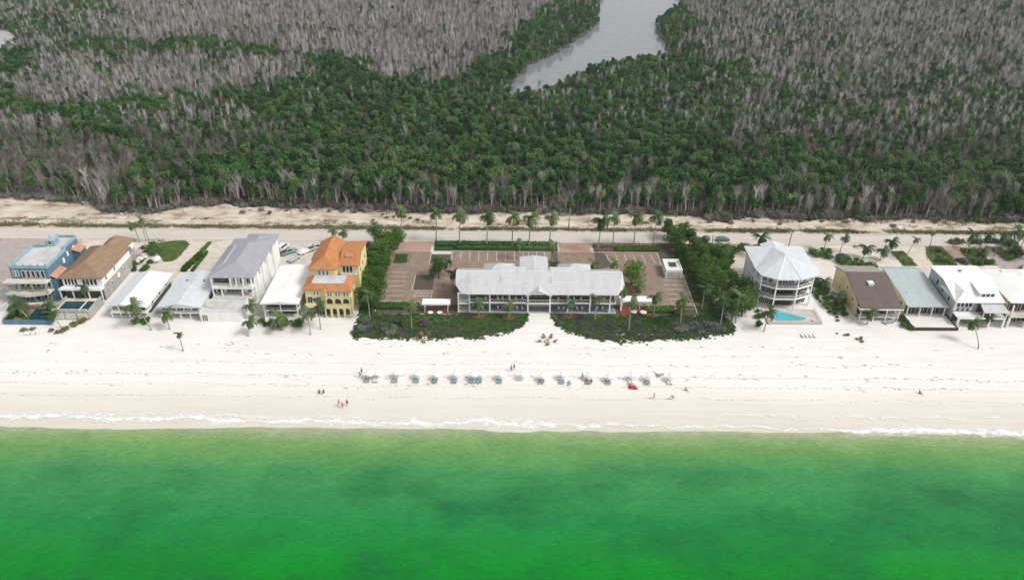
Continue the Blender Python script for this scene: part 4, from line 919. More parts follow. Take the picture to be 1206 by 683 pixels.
# ------------------------------------------------------------------ houses, left to right
def house(label, x, y): return thing('beach_house', label, 'house', (x, y))
def poolbox(t, x0, x1, y0, y1, z, m='dpool'):
    box(x0, x1, y0, y1, z-.5, z).build('pool_water', m, t)
def blue_house():
    t = house('blue three storey house with a flat roof terrace and pale balconies at the far left', -141.2, 196.0)
    MB().prism([(0,0),(10.6,0),(10.6,11),(9.6,11),(9.6,19.5),(3.6,19.5),(3.6,13),(0,13)], 0, 10.6).build('wall', 'blue', t)
    MB().prism([(.3,.3),(10.3,.3),(10.3,11.1),(9.3,11.3),(9.3,19.2),(3.9,19.2),(3.9,12.7),(.3,12.7)], 10.6, 10.75).build('roof_terrace', 'flat_roof', t)
    P = [(0,0),(10.6,0),(10.6,11),(9.6,11),(9.6,19.5),(3.6,19.5),(3.6,13),(0,13)]
    for (x0,y0),(x1,y1) in zip(P, P[1:]+P[:1]):
        a, c = min(x0,x1), max(x0,x1); d, e = min(y0,y1), max(y0,y1)
        q = MB().box(a-(.12 if x0==x1 else 0), c+(.12 if x0==x1 else 0)-0, d-(.12 if y0==y1 else 0), e+(.12 if y0==y1 else 0), 10.602, 11.5+.004*a)
        q.build('parapet', 'lblue', t)
    for k in range(6): box(-.12+2.1*k-.02, .2+2.1*k, -.16, .16, 11.56, 12.0).build('parapet_finial', 'lblue', t)
    for k in range(5): win(t, 3.6+1.35*k, -.02, 7.7, .85, 2.1, 'S', 'glass', 'white', 0)
    for k in range(2): win(t, 1.0+.9*k, -.02, 8.1, .5, 1.8, 'S', 'blue_glass', 'white', 0)
    MB().box(-1.4, 10.9, -2.6, -.02, 7.0, 7.25).build('upper_balcony_slab', 'cream', t)
    rail(t, [(-1.3,-2.5),(10.8,-2.5)], 7.25, .8, 'offwhite')
    for k in range(7): win(t, .9+1.5*k, -.02, 4.6, 1.0, 2.0, 'S', 'glass', 'white', 0)
    MB().prism([(-1.2,-3.2),(5.2,-4.6),(11.0,-2.8),(11.0,-.02),(-1.2,-.02)], 3.8, 4.1).build('middle_balcony_slab', 'cream', t)
    MB().prism([(1.2,-6.6),(8.8,-5.2),(9.6,-4.4),(4.6,-5.0),(1.0,-5.6)], 2.0, 2.25).build('lower_canopy_slab', 'cream', t)
    rail(t, [(-1.1,-3.1),(5.2,-4.5),(10.9,-2.7)], 4.1, .7, 'lblue')
    for x in (-.8, 2.6, 6.4, 10.2): post(t, x, -2.3, 4.1, 7.0, .28, 'lblue'); post(t, x, -2.6, 0, 3.8, .3, 'lblue')
    for k in range(3): win(t, 2+3.2*k, -.02, .4, 2.0, 2.5, 'S', 'glass', 'white', 1)
    # side shed roof in terracotta and arched side windows
    g = MB(); g.slope([(10.6,.3,8.2),(12.4,.3,7.3),(12.4,6.4,7.3),(10.6,6.4,8.2)], .15); g.build('side_roof', 'pink_roof', t); MB().box(10.62,12.1,.6,6.2,0,7.1).build('side_bay', 'blue', t)
    for y in (8.6,): win(t, 10.64, y, 8.0, .9, 1.3, 'E', 'canvas', 'white', 0)
    for y in (12.8, 16.6): win(t, 9.64, y, 8.0, .8, 1.3, 'E', 'canvas', 'white', 0, label='arched white side window')
    g = MB(); g.slope([(9.62,15,8.9),(12.2,15,8.1),(12.2,19,8.1),(9.62,19,8.9)], .15); g.build('rear_side_roof', 'pink_roof', t); MB().box(9.64,12.0,15.2,18.8,0,8.0).build('rear_side_bay', 'blue', t)
    g = MB(); g.hip(-.6, 3.58, 13.1, 20.4, 8.6, .9, 'y', 0, 1); g.build('rear_roof', 'pink_roof', t); MB().box(-.3,3.56,13.1,20.1,0,8.36).build('rear_wing', 'blue', t)
    MB().box(3.9,6.2,13.4,16.4,10.76,12.6).build('stair_tower', 'lblue', t); g = MB(); g.hip(3.7,6.4,13.2,16.6,12.6,.7,'y',1,1,pull=1.3); g.build('tower_roof', 'lblue', t); win(t, 5.05, 13.38, 11.3, .8, 1.0, 'S', 'glass', 'white', 0)
    # sunken pool terrace behind a blue wall
    MB().box(2.2,15.2,-12.6,-12.3,-.1,1.3).box(2.2,2.5,-12.29,-3,-.1,1.3).box(14.9,15.2,-12.29,-3,-.1,1.3).build('pool_wall', 'blue', t)
    MB().box(2.5,14.9,-12.29,-3,-.05,.45).build('pool_terrace', 'wood', t); poolbox(t, 7.4,14.0,-11.4,-5,.5)
    return t
blue_house()
def brown_house():
    t = house('pale three storey house with a brown hipped roof and walled pool court', -127.6, 196.6)
    MB().box(0,11,0,18.5,0,4.6).box(2.5,9.5,18.51,25,0,5.6).build('lower_wall', 'shingle_wall', t)
    MB().box(-.05,11.05,-.05,18.55,4.6,7.5).build('upper_wall', 'white', t)
    g = MB(); g.hip(-.7,11.7,-.8,19.2,7.6,3.0,'y',1,1,pull=5); g.build('main_roof', 'brown_roof', t)
    g = MB(); g.hip(2.0,10.0,12,26,7.0,2.6,'y',0,1,pull=3.2); g.build('rear_roof', 'brown_roof', t)
    g = MB(); g.slope([(7.9,19.3,7.6),(11.4,20.6,6.4),(10.4,23.6,6.6),(7.6,22.8,8.2)], .2); g.build('dormer_roof', 'white', t)
    for k in range(4): win(t, .9+.95*k, -.09, 5.15, .62, 1.75, 'S', 'glass', 'white', 0)
    for k in range(4): win(t, 6.0+1.1*k, -.09, 5.15, .75, 1.75, 'S', 'glass', 'white', 0)
    MB().box(-.7,11.6,-2.2,-.06,4.35,4.62).build('porch_roof', 'white', t); rail(t, [(-.6,-2.1),(11.5,-2.1)], 4.62, .45, 'white')
    for x in (-.4,3.2,7.6,11.3): post(t, x, -1.95, 0, 4.35, .3, 'white')
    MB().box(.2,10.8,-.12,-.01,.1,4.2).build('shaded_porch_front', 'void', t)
    for y in (2.5,8): win(t, 11.08, y, 5.4, .8, 1.4, 'E', 'blue_glass', 'white', 0)
    for y in (5,13.5): win(t, 11.03, y, 2.4, .7, 1.2, 'E', 'blue_glass', 'white', 0)
    MB().lathe([(.02,.1),(.8,.1),(.8,0),(.62,-.0),(.62,.05)], 14).build('oval_window', 'white', t, loc=(11.08, 9.5, 3.2)).rotation_euler = (0, pi/2, 0)
    # pool court raised above the beach
    MB().box(1.2,11.2,-10.6,-10.3,0,2.9).box(1.2,1.5,-10.29,-2.6,0,2.9).box(10.9,11.2,-10.29,-2.6,0,2.9).build('court_wall', 'shingle_wall', t)
    MB().box(1.5,10.9,-10.29,-2.6,0,2.2).build('court_floor', 'cream', t); poolbox(t, 2.1,7.6,-9.6,-4.6,2.35); poolbox(t, 8.2,10.5,-9.2,-4.4,2.3)
    for k in range(3): win(t, 2.8+3.3*k, -10.64, .5, 2.3, 1.4, 'S', 'cream', 'white', 2, name='shutter_panel')
    rail(t, [(1.35,-10.45),(11.05,-10.45)], 2.9, .5, 'white')
    return t
brown_house()
def cottage(x, y, w, d, label, roof, twotone=None, eave=3.9, rid=1.1, nwin=5):
    t = house(label, x, y)
    MB().box(.2,w-.2,.4,d,1.9,eave-.02).build('upper_wall', 'grey_wall' if not twotone else 'offwhite', t)
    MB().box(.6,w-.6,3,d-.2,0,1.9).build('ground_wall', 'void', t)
    if twotone:
        g = MB(); g.slope([(-.5,-.6,eave),(w*.34,-.6,eave+rid*.7),(w*.34+.5,d+.5,eave+rid*.7),(-.5,d+.5,eave)]); g.build('left_roof_slope', roof, t)
        g = MB(); g.slope([(w*.34,-.602,eave+rid*.7),(w+.4,-.602,eave),(w+.4,d+.5,eave),(w*.34+.5,d+.5,eave+rid*.7)]); g.build('right_roof_slope', twotone, t)
    else:
        g = MB(); g.hip(-.5,w+.4,-.6,d+.5,eave,rid,'y',0,0); g.build('roof', roof, t)
        for k in range(3): MB().lathe([(.02,.42),(.22,.38),(.22,0)], 8).build('roof_vent', 'dark_wood', t, loc=(w*.30+k*w*.22, d*.72, eave+rid*.6))
    for k in range(nwin): win(t, .5+(k+.5)*(w-1)/nwin, .36, 2.35, (w-1)/nwin-.45, 1.1, 'S', 'glass' if k%3 else 'blue_glass', 'white', 1)
    MB().box(.1,w-.1,-.3,2.9,1.72,1.9).build('porch_floor', 'white', t)
    for k in range(nwin): post(t, .35+k*(w-.7)/(nwin-1), -.1, 0, 1.72, .26, 'white')
    for yy in (4, 9, 14): win(t, w-.16, yy, 2.4, .8, 1.0, 'E', 'glass', 'white', 0)
    rail(t, [(.3,-.25),(w-.3,-.25)], .05, .7, 'grey_wall', .6)
    return t
cottage(-111.0, 187.2, 10.4, 18.2, 'low cottage whose roof is half grey and half white, beside the brown roofed house', 'pale_roof', 'white_roof')
cottage(-97.2, 187.2, 11.2, 18.2, 'low cottage with a pale grey roof dotted with three small vents', 'pale_roof')
def grey_house():
    t = house('tall white house with a grey violet hipped roof and tiered terraces', -84.6, 194.2)
    w = 11.4
    MB().box(0,w,2.4,24.5,0,8.7).build('wall', 'white', t)
    g = MB(); g.hip(-.7,w+.7,.6,25.4,8.8,1.9,'y',1,1,pull=6.5); g.build('roof', 'grey_roof', t)
    g = MB(); g.hip(-1.4,4.4,5,21,8.4,1.5,'y',1,1,pull=2.6); g.build('side_roof', 'grey_roof', t)
    g = MB(); g.hip(2.2,w+.4,20,30,8.1,1.6,'y',0,1,pull=4); g.build('rear_roof', 'grey_roof', t); MB().box(2.8,w-.2,24.6,29,0,7.9).build('rear_wing', 'white', t)
    MB().box(.1,w-.1,2.24,2.39,6.1,8.6).build('recess_wall', 'void', t)
    MB().box(-.1,w+.1,.1,2.38,5.35,5.7).build('upper_balcony_slab', 'white', t); MB().box(-.1,w+.1,-1.2,2.38,2.75,3.05).build('terrace_floor', 'concrete', t)
    for x in (.15, 5.4, 7.0, 9.0, w-.15): post(t, x, .4, 5.7, 8.6, .32)
    for x in (.15, 2.6, 8.4, w-.15): post(t, x, .3, 3.05, 5.35, .34)
    rail(t, [(.1,.2),(w-.1,.2)], 5.7, .8)
    MB().box(4.8,w-.3,2.1,2.22,5.72,8.5).build('upper_front_wall', 'offwhite', t)
    for k in range(3): win(t, 6.2+1.9*k, 2.06, 6.2, 1.0, 1.7, 'S', 'glass')
    win(t, 1.5, 2.34, 3.1, 1.6, 2.0); win(t, 5.5, 2.34, 3.1, 4.6, 1.9, 'S', 'blue_glass', 'white', 3); win(t, 10.0, 2.34, 3.1, 1.3, 2.0, 'S', 'blue_glass')
    MB().box(-1.0,w-1.2,-8.7,-1.21,0,2.9).build('terrace_block', 'white', t); MB().box(-.7,w-1.5,-8.4,-1.4,2.9,2.96).build('terrace_paving', 'flat_roof', t)
    rail(t, [(-.9,-8.6),(w-1.3,-8.6)], 2.96, .7); rail(t, [(-.9,-1.3),(-.9,-8.5)], 2.96, .7); rail(t, [(w-1.3,-1.3),(w-1.3,-8.5)], 2.96, .7)
    MB().prism([(2.2+3.4*cos(a*pi/10), -4.4+1.9*sin(a*pi/10)) for a in range(20)], 2.961, 3.15).build('raised_round_deck', 'concrete', t)
    win(t, .3, -8.74, .4, 1.5, 1.9, 'S', 'wood', 'white', 2, name='gate')
    for k in range(7): win(t, w+.02, 4.5+3.1*k, 6.3, .7, 1.3, 'E', 'glass', 'white', 0)
    for k in range(4): win(t, w+.02, 6+5*k, 2.6, .8, 1.6, 'E', 'glass', 'white', 0)
    for k in range(4): MB().box(w+.02,w+.5,4+5.6*k,5.6+5.6*k,.0,8.3).build('wall_pilaster', 'white', t)
    return t
grey_house()
def white_roof_house():
    t = house('small house with a large plain white roof between the car park and the palms', -68.6, 187.8)
    w = 9.4
    MB().box(.1,w-.1,2.6,20.6,0,4.9).build('wall', 'offwhite', t); MB().box(.3,w-.3,2.5,2.59,0,4.8).build('shaded_porch_wall', 'void', t)
    g = MB(); g.hip(-.6,w+.6,-.6,21.4,5.0,.55,'y',0,0,.3); g.build('roof', 'white_roof', t)
    MB().box(-.1,w+.1,-.1,2.48,2.3,2.6).build('balcony_floor', 'white', t)
    for x in (.15,w/2,w-.15): post(t, x, .1, 0, 2.3, .32); post(t, x, .1, 2.6, 4.8, .3)
    for x in (.35+w/4, 3*w/4-.3): win(t, x, 2.46, .2, 3.4, 1.9, 'S', 'glass', 'dark_wood', 2); win(t, x, 2.46, 2.7, 3.4, 1.8, 'S', 'glass', 'dark_wood', 2)
    MB().box(.2,w-.2,.2,2.4,2.595,2.62).build('deck_boards', 'deck_boards', t)
    rail(t, [(.3,.0),(w-.3,.0)], 2.6, .8, 'grey_wall', .8)
    for k in range(4): win(t, w-.08, 5+4*k, 2.9, .8, 1.1, 'E', 'glass', 'white', 0)
    return t
white_roof_house()
def yellow_villa():
    t = house('yellow mediterranean villa with orange tiled roofs and arched balconies', -57.2, 188.4)
    MB().box(0,12.6,1.6,7.9,0,8.2).box(.6,7.4,7.92,24,0,10.9).box(7.42,13.4,11.0,24,0,10.6).build('wall', 'yellow', t)
    # lower flat roof framed with tile skirts
    box(1.6,10.9,3.3,7.9,8.2,8.95).build('flat_roof', 'flat_roof', t)
    g = MB(); g.slope([(-.5,1.1,8.2),(6.6,1.1,8.2),(5.8,3.0,9.1),(1.6,3.2,9.1)]); g.slope([(6.1,.1,8.2),(13.1,.1,8.2),(11.0,2.9,9.3),(6.9,2.4,9.3)]); g.slope([(-.5,1.1,8.19),(1.6,3.2,9.09),(1.6,7.9,9.09),(-.5,8.2,8.19)]); g.slope([(13.1,.1,8.19),(13.1,8.4,8.19),(11.0,7.9,9.28),(11.0,2.9,9.28)])
    g.build('tile_skirt_roof', 'orange_roof', t)
    g = MB(); g.hip(.0,8.0,7.3,24.6,11.1,2.3,'y',1,0,pull=4.2); g.build('upper_left_roof', 'orange_roof', t)
    g = MB(); g.slope([(8.0,10.4,10.8),(14.0,10.4,10.8),(13.6,16.5,12.6),(8.0,16.5,12.6)]); g.slope([(8.0,16.5,12.6),(13.6,16.5,12.6),(14.0,24.6,11.4),(8.0,24.6,11.4)]); g.build('upper_right_roof', 'orange_roof', t)
    box(9.3,11.4,13.2,15.0,11.6,12.25).build('skylight', 'pink_roof', t)
    g = MB(); g.hip(-1.9,1.4,18.5,23.5,8.4,.9,'y',0,0); g.build('rear_side_roof', 'pink_roof', t); MB().box(-1.6,.58,18.8,23.2,0,8.2).build('rear_side_bay', 'pyellow', t)
    for k in range(3): win(t, 3.0+1.1*k, 7.88, 9.1, .6, 1.3, 'S', 'blue_glass', 'white', 0)
    for k in range(3): win(t, 9.3+1.0*k, 10.96, 8.3, .75, 1.9, 'S', 'glass', 'white', 0, name='balcony_door')
    MB().box(8.2,13.0,9.4,10.98,7.9,8.2).build('upper_balcony_slab', 'cream', t); rail(t, [(8.3,10.9),(8.3,9.5),(12.9,9.5),(12.9,10.9)], 8.2, .9, 'cream', .3)
    # front block with upper windows, arches and lower openings
    for x in (2.6,3.5): win(t, x, 1.56, 6.3, .5, 1.1, 'S', 'blue_glass', 'white', 0)
    MB().box(5.7,12.5,.4,1.59,6.0,8.15).build('bay_wall', 'yellow', t)
    for x in (6.7,7.4,8.9,9.7,11.1,11.9): win(t, x, .36, 6.5, .5, 1.25, 'S', 'blue_glass', 'white', 0)
    def arcade(x0, x1, n, z0, zs, zt, y0, y1, nm):
        q = MB(); w = (x1-x0)/n
        for k in range(n):
            a = x0+k*w; c = a+w; pw = .28; r = (w-2*pw)/2; cx = (a+c)/2
            q.box(a, a+pw, y0, y1, z0, zs).box(c-pw, c, y0, y1, z0, zs)
            pr = [(cx-r*cos(i*pi/8), zs+r*sin(i*pi/8)*((zt-zs-.2)/r if r > zt-zs-.2 else 1)) for i in range(9)]
            for (xa, za), (xb, zb) in zip(pr, pr[1:]):
                q.add([(xa,y0,za),(xb,y0,zb),(xb,y0,zt),(xa,y0,zt),(xa,y1,za),(xb,y1,zb),(xb,y1,zt),(xa,y1,zt)], [(0,1,2,3),(7,6,5,4),(0,4,5,1),(3,2,6,7)])
            q.box(a, a+pw, y0, y1, zs+.0, zt).box(c-pw, c, y0, y1, zs+.0, zt)
        q.build(nm, 'yellow', t)
    arcade(5.7,12.5,3,3.6,4.9,6.0,.4,.75,'upper_arcade'); MB().box(5.8,12.4,1.5,1.58,3.6,5.9).build('loggia_wall', 'void', t)
    MB().box(-.1,12.7,-.4,1.58,3.2,3.58).build('balcony_slab', 'yellow', t); rail(t, [(.0,-.3),(12.6,-.3)], 3.58, .85, 'cream', .3)
    arcade(5.4,12.6,4,0,2.4,3.18,-.3,.1,'lower_arcade'); MB().box(.5,12.3,1.45,1.58,.1,3.1).build('loggia_wall', 'void', t)
    for x in (.2, 2.8): post(t, x, -.1, 0, 3.2, .4, 'yellow')
    for x in (1.2, 3.6): win(t, x, 1.5, 3.7, 1.2, 2.0, 'S', 'glass')
    for y in (4,): win(t, 12.62, y, 6.2, .8, 1.3, 'E', 'glass', 'cream', 0)
    for y in (13,17,21): win(t, 13.42, y, 7.6, .8, 1.4, 'E', 'glass', 'cream', 0)
    return t
yellow_villa()
def round_house():
    t = house('white three storey house with a rounded balconied front and turquoise pool', 70.6, 194.0)
    F_ = [(0,2.6),(3.6,.1),(9.6,.1),(14.6,2.6)]
    wallP = [(.4,4.9),(4.0,2.9),(9.4,2.9),(14.2,4.9),(15.6,10),(15.6,19.4),(.2,19.4)]
    MB().prism(wallP, 0, 10.2).build('wall', 'white', t)
    for z, n in ((3.3,'first_floor_slab'),(6.7,'second_floor_slab')):
        MB().prism(F_+[(15.4,6),(13.9,4.7),(9.4,2.88),(4.0,2.88),(.3,4.8),(-.6,6)], z, z+.35).build(n, 'white', t)
        MB().prism([(.3,2.9),(3.7,.4),(9.5,.4),(14.3,2.9),(13.7,4.5),(9.3,2.75),(4.1,2.75),(.5,4.5)], z+.345, z+.37).build('deck_boards', 'deck_boards', t)
        rail(t, [(.1,2.7),(3.6,.22),(9.6,.22),(14.5,2.7)], z+.35, .95)
    for z0, z1 in ((0,3.3),(3.65,6.7),(7.05,10.0)):
        for x, y in F_: post(t, x, y+.25, z0, z1, .34)
    for z in (.3,3.9,7.3):
        g = 'blue_glass' if z > 7 else 'glass'
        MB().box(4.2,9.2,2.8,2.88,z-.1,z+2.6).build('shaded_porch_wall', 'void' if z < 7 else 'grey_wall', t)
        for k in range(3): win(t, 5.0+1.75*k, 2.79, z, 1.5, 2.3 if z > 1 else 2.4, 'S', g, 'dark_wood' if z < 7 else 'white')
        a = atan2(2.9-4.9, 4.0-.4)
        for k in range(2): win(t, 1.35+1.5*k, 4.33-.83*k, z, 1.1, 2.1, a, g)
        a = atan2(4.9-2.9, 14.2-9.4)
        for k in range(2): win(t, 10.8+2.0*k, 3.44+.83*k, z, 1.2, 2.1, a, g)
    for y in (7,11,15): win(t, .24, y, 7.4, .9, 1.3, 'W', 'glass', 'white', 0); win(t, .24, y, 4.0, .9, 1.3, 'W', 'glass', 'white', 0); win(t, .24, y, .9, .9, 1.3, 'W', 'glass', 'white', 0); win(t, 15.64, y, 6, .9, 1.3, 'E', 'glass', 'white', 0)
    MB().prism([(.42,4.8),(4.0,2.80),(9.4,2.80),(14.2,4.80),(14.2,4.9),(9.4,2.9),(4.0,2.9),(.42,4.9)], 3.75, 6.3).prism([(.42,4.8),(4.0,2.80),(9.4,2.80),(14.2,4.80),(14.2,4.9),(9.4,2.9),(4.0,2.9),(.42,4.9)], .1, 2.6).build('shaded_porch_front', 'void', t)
    # side balconies stepping back on the left
    for z in (3.3,6.7): MB().box(-1.0,.18,6.2,17,z,z+.3).build('side_balcony_slab', 'white', t); rail(t, [(-.95,6.2),(-.95,17)], z+.3, .95)
    for y in (6.4,11.6,16.8): post(t, -.85, y, 0, 10.1, .28)
    # roof: faceted front rising to a peak, hipped main body behind
    e = 10.25; pk = (7.6,8.6,13.4); E_ = [(-1.3,5.8,e),(-.6,2.1,e),(3.3,-.5,e),(9.9,-.5,e),(15.1,2.0,e),(16.3,7.5,e)]
    g = MB()
    for a, c in zip(E_, E_[1:]): g.add([a, c, pk], [(0,1,2)])
    ridge = (6.6,17,11.7)
    g.add([E_[0], pk, ridge, (-1.0,20.2,e)], [(0,1,2,3)]); g.add([E_[-1], (16.3,20.2,e), ridge, pk], [(0,1,2,3)]); g.add([(-1.0,20.2,e), ridge, (16.3,20.2,e)], [(0,1,2)])
    RO = E_+[(16.3,20.2,e),(-1.0,20.2,e)]
    g.add(RO+[(x,y,z-.28) for x,y,z in RO], [(i,8+i,8+(i+1)%8,(i+1)%8) for i in range(8)]+[tuple(range(15,7,-1))]); g.build('roof', 'pale_roof', t)
    MB().tube([(-.6+3.9,-.5+0,e+.05),pk], .13, 4).tube([(9.9,-.5,e+.05),pk], .1, 4).build('hip_cap', 'white', t)
    g = MB(); g.hip(4.2,11.6,18,22,10.1,1.1,'y',0,0); g.build('rear_porch_roof', 'pale_roof', t); MB().box(4.6,11.2,19.42,21.6,0,9.85).build('rear_porch_wall', 'white', t)
    g = MB(); g.hip(11.2,17.2,3.4,9.4,9.5,1.1,'x',0,1,pull=2.6); g.build('side_roof', 'pale_roof', t)
    # pool terrace
    MB().box(.4,15.2,-7.6,.05,-.1,.42).build('pool_terrace', 'concrete', t)
    MB().prism([(1.4,-4.8),(2.6,-2.0),(4.4,-1.3),(6.4,-1.9),(9.6,-3.6),(11.8,-4.6),(10.6,-5.8),(7.0,-6.4),(3.0,-6.0)], .2, .45).build('pool_water', 'pool', t)
    rail(t, [(.5,-7.5),(15.1,-7.5)], .42, .35, 'concrete', 1.2); rail(t, [(15.1,-7.4),(15.1,-.5)], .42, .9, 'grey_wall', .6)
    return t
round_house()
def dark_roof_house():
    t = house('yellow house with a steep dark brown roof and one white skylight', 96.6, 188.6)
    w = 11.0
    MB().box(0,w,2.6,20.8,0,4.3).build('wall', 'pyellow', t)
    MB().add([(0,2.6,4.3),(0,13.6,7.7),(0,20.8,5.6),(0,20.8,4.3),(w,2.6,4.3),(w,13.6,7.7),(w,20.8,5.6),(w,20.8,4.3)], [(0,1,2,3),(7,6,5,4),(0,3,7,4),(0,4,5,1),(1,5,6,2),(2,6,7,3)]).build('gable_wall', 'pyellow', t)
    g = MB(); g.slope([(-.3,-.6,4.3),(w+.4,-.6,4.3),(w+.4,13.7,8.2),(-.3,13.7,8.2)], .25); g.build('front_roof', 'dark_roof', t)
    g = MB(); g.slope([(-.3,13.7,8.19),(w+.4,13.7,8.19),(w+.1,21.6,5.9),(-.3,21.6,5.9)], .25); g.build('rear_roof', 'tan_roof', t)
    MB().box(-.55,-.32,-.6,1,3.9,4.2).box(-.4,w+.5,-.78,-.62,3.95,4.28).build('eave_board', 'white', t)
    for k, (x, y) in enumerate(((4.6,8.2),)): MB().box(x,x+1.4,y,y+1.6,6.3,7.45).build('skylight_box', 'white', t); MB().hip(x-.1,x+1.5,y-.1,y+1.7,7.45,.4,'y',1,1,.05,pull=.8).build('skylight_dome', 'canvas', t)
    for x in (.2, 4.0, 7.4, 10.8): post(t, x, -.1, 0, 4.0, .26)
    MB().box(0,w,-.2,2.58,1.3,1.5).build('porch_floor', 'white', t); MB().box(.2,w-.2,2.5,2.58,.1,4.0).build('shaded_porch_wall', 'void', t)
    for k in range(3): win(t, 2+3.4*k, 2.46, 1.8, 2.0, 1.8, 'S', 'glass')
    for y, z in ((6,3.0),(10.5,4.2),(10.5,1.6),(15.5,4.2),(15.5,1.6),(18.6,3.0)): win(t, -.02, y, z, .7, 1.1, 'W', 'glass', 'white', 0)
    MB().box(.1,w-.1,-.0,2.48,1.495,1.52).build('deck_boards', 'deck_boards', t)
    rail(t, [(.2,-.15),(w-.2,-.15)], 1.5, .8)
    return t
dark_roof_house()
def green_roof_house():
    t = house('low house with a grey green metal roof behind a sandy walled terrace', 110.4, 190.2)
    w = 10.6
    MB().box(0,w,1.6,19,0,3.8).build('wall', 'offwhite', t)
    MB().add([(0,1.6,3.8),(0,17,5.7),(0,19,5.2),(0,19,3.8),(w,1.6,3.8),(w,17,5.7),(w,19,5.2),(w,19,3.8)], [(0,1,2,3),(7,6,5,4),(0,4,5,1),(1,5,6,2),(2,6,7,3),(0,3,7,4)]).build('gable_wall', 'offwhite', t)
    g = MB(); g.slope([(-.3,-.5,4.1),(w+.6,-.5,4.1),(w+.2,17.6,6.2),(-.3,17.6,6.2)], .22); g.build('roof', 'green_roof', t)
    g = MB(); g.slope([(-.3,17.6,6.19),(w+.2,17.6,6.19),(w+.2,21,5.2),(-.3,21,5.2)], .22); g.build('rear_roof', 'green_roof', t)
    for x, y in ((2.2,6),(6.4,9)): MB().lathe([(.02,.4),(.2,.35),(.2,-.3)], 8).build('roof_vent', 'white', t, loc=(x, y, 5.1))
    MB().box(.1,w-.1,1.5,1.58,.2,3.6).build('shaded_porch_wall', 'void', t)
    for x in (.1,3.6,7.0,10.4): post(t, x, 0, .4, 3.9, .22)
    for k in range(3): win(t, 1.9+3.4*k, 1.46, .8, 2.3, 2.2, 'S', 'glass')
    for y in (4,8,12): win(t, -.02, y, 2.0, 1.1, 1.2, 'W', 'glass', 'white', 0); win(t, w+.02, y, 2.0, .9, 1.1, 'E', 'glass', 'white', 0)
    MB().box(-.6,11.8,-6.4,-6.1,-.1,.95).box(-.6,-.3,-6.09,1,-.1,.95).box(11.5,11.8,-6.09,1,-.1,.95).build('terrace_wall', 'dark_wood', t)
    MB().box(-.3,11.5,-6.09,1.4,-.1,.72).build('terrace_sand', 'sand', t)
    return t
green_roof_house()
def white_house():
    t = house('white house with a sloping white roof and a grey porch roof at the right', 122.4, 188.0)
    w = 13.0
    MB().box(0,w,1.2,17,0,6.4).build('wall', 'grey_wall', t)  # white house: the shade on its side walls is put into this grey
    MB().add([(0,1.2,6.4),(0,9,8.6),(0,17,8.4),(0,17,6.4),(w,1.2,6.4),(w,9,8.6),(w,17,8.4),(w,17,6.4)], [(0,1,2,3),(7,6,5,4),(0,4,5,1),(1,5,6,2),(2,6,7,3),(0,3,7,4)]).build('gable_wall', 'grey_wall', t)
    g = MB(); g.slope([(-.4,.2,6.5),(w+.2,.2,6.5),(w+.2,9,8.9),(-.4,9,8.9)], .2); g.slope([(-.4,9,8.9),(w+.2,9,8.9),(w+.2,17.6,8.7),(-.4,17.6,8.7)], .2); g.build('roof', 'white_roof', t)
    g = MB(); g.hip(-.5,5.4,.0,9.5,6.55,2.2,'y',1,0,.1,pull=2.6); g.build('front_hip_roof', 'white_roof', t)
    for x in (1.6,3.0): MB().box(x,x+.55,2.6,3.6,6.9,8.05).build('skylight', 'glass', t)
    MB().box(6.2,6.9,13.5,14.3,8.7,9.3).build('vent_box', 'metal', t)
    MB().box(.0,5.2,1.0,1.18,3.4,6.4).build('front_wall', 'white', t)
    for k in range(4): win(t, 1.0+1.1*k, .96, 4.6, .8, 1.5, 'S', 'glass', 'white', 0)
    MB().box(-.1,12.9,-2.6,1.0,2.8,3.15).build('deck_slab', 'white', t); rail(t, [(.0,-2.5),(6.0,-2.5)], 3.15, .9)
    for k in range(3): win(t, 1.2+1.3*k, .96, 3.2, .9, 1.2, 'S', 'blue_glass', 'white', 0)
    # dormer and porch roof
    MB().box(6.9,11.3,2.4,6,6.6,8.3).build('dormer_wall', 'white', t); g = MB(); g.slope([(6.6,2.0,8.35),(11.6,2.0,8.35),(11.6,8,8.8),(6.6,8,8.8)], .15); g.build('dormer_roof', 'white_roof', t)
    for k in range(3): win(t, 7.9+1.25*k, 2.36, 6.95, .9, 1.1, 'S', 'glass', 'white', 0)
    g = MB(); g.slope([(6.2,-2.9,5.1),(13.2,-2.9,5.1),(12.6,2.2,6.52),(6.8,2.2,6.52)], .15); g.build('porch_roof', 'club_roof', t)
    MB().box(6.4,12.9,.7,.98,3.2,5.6).build('shaded_porch_wall', 'void', t)
    for x in (6.4,8.2,12.8): post(t, x, -2.5, 3.15, 5.1, .24)
    for x in (.2,4.4,8.8,12.7): post(t, x, -2.3, 0, 2.8, .5)
    MB().box(.3,12.7,1.0,1.18,.05,2.75).build('shaded_ground_wall', 'void', t)
    for y, z, h in ((4.5,4.6,1.5),(8.5,5.2,1.7),(12.0,5.4,1.6),(9.5,2.4,1.4),(12.6,2.4,1.2)): win(t, -.02, y, z, .8, h, 'W', 'glass', 'grey_wall', 0)
    return t
white_house()
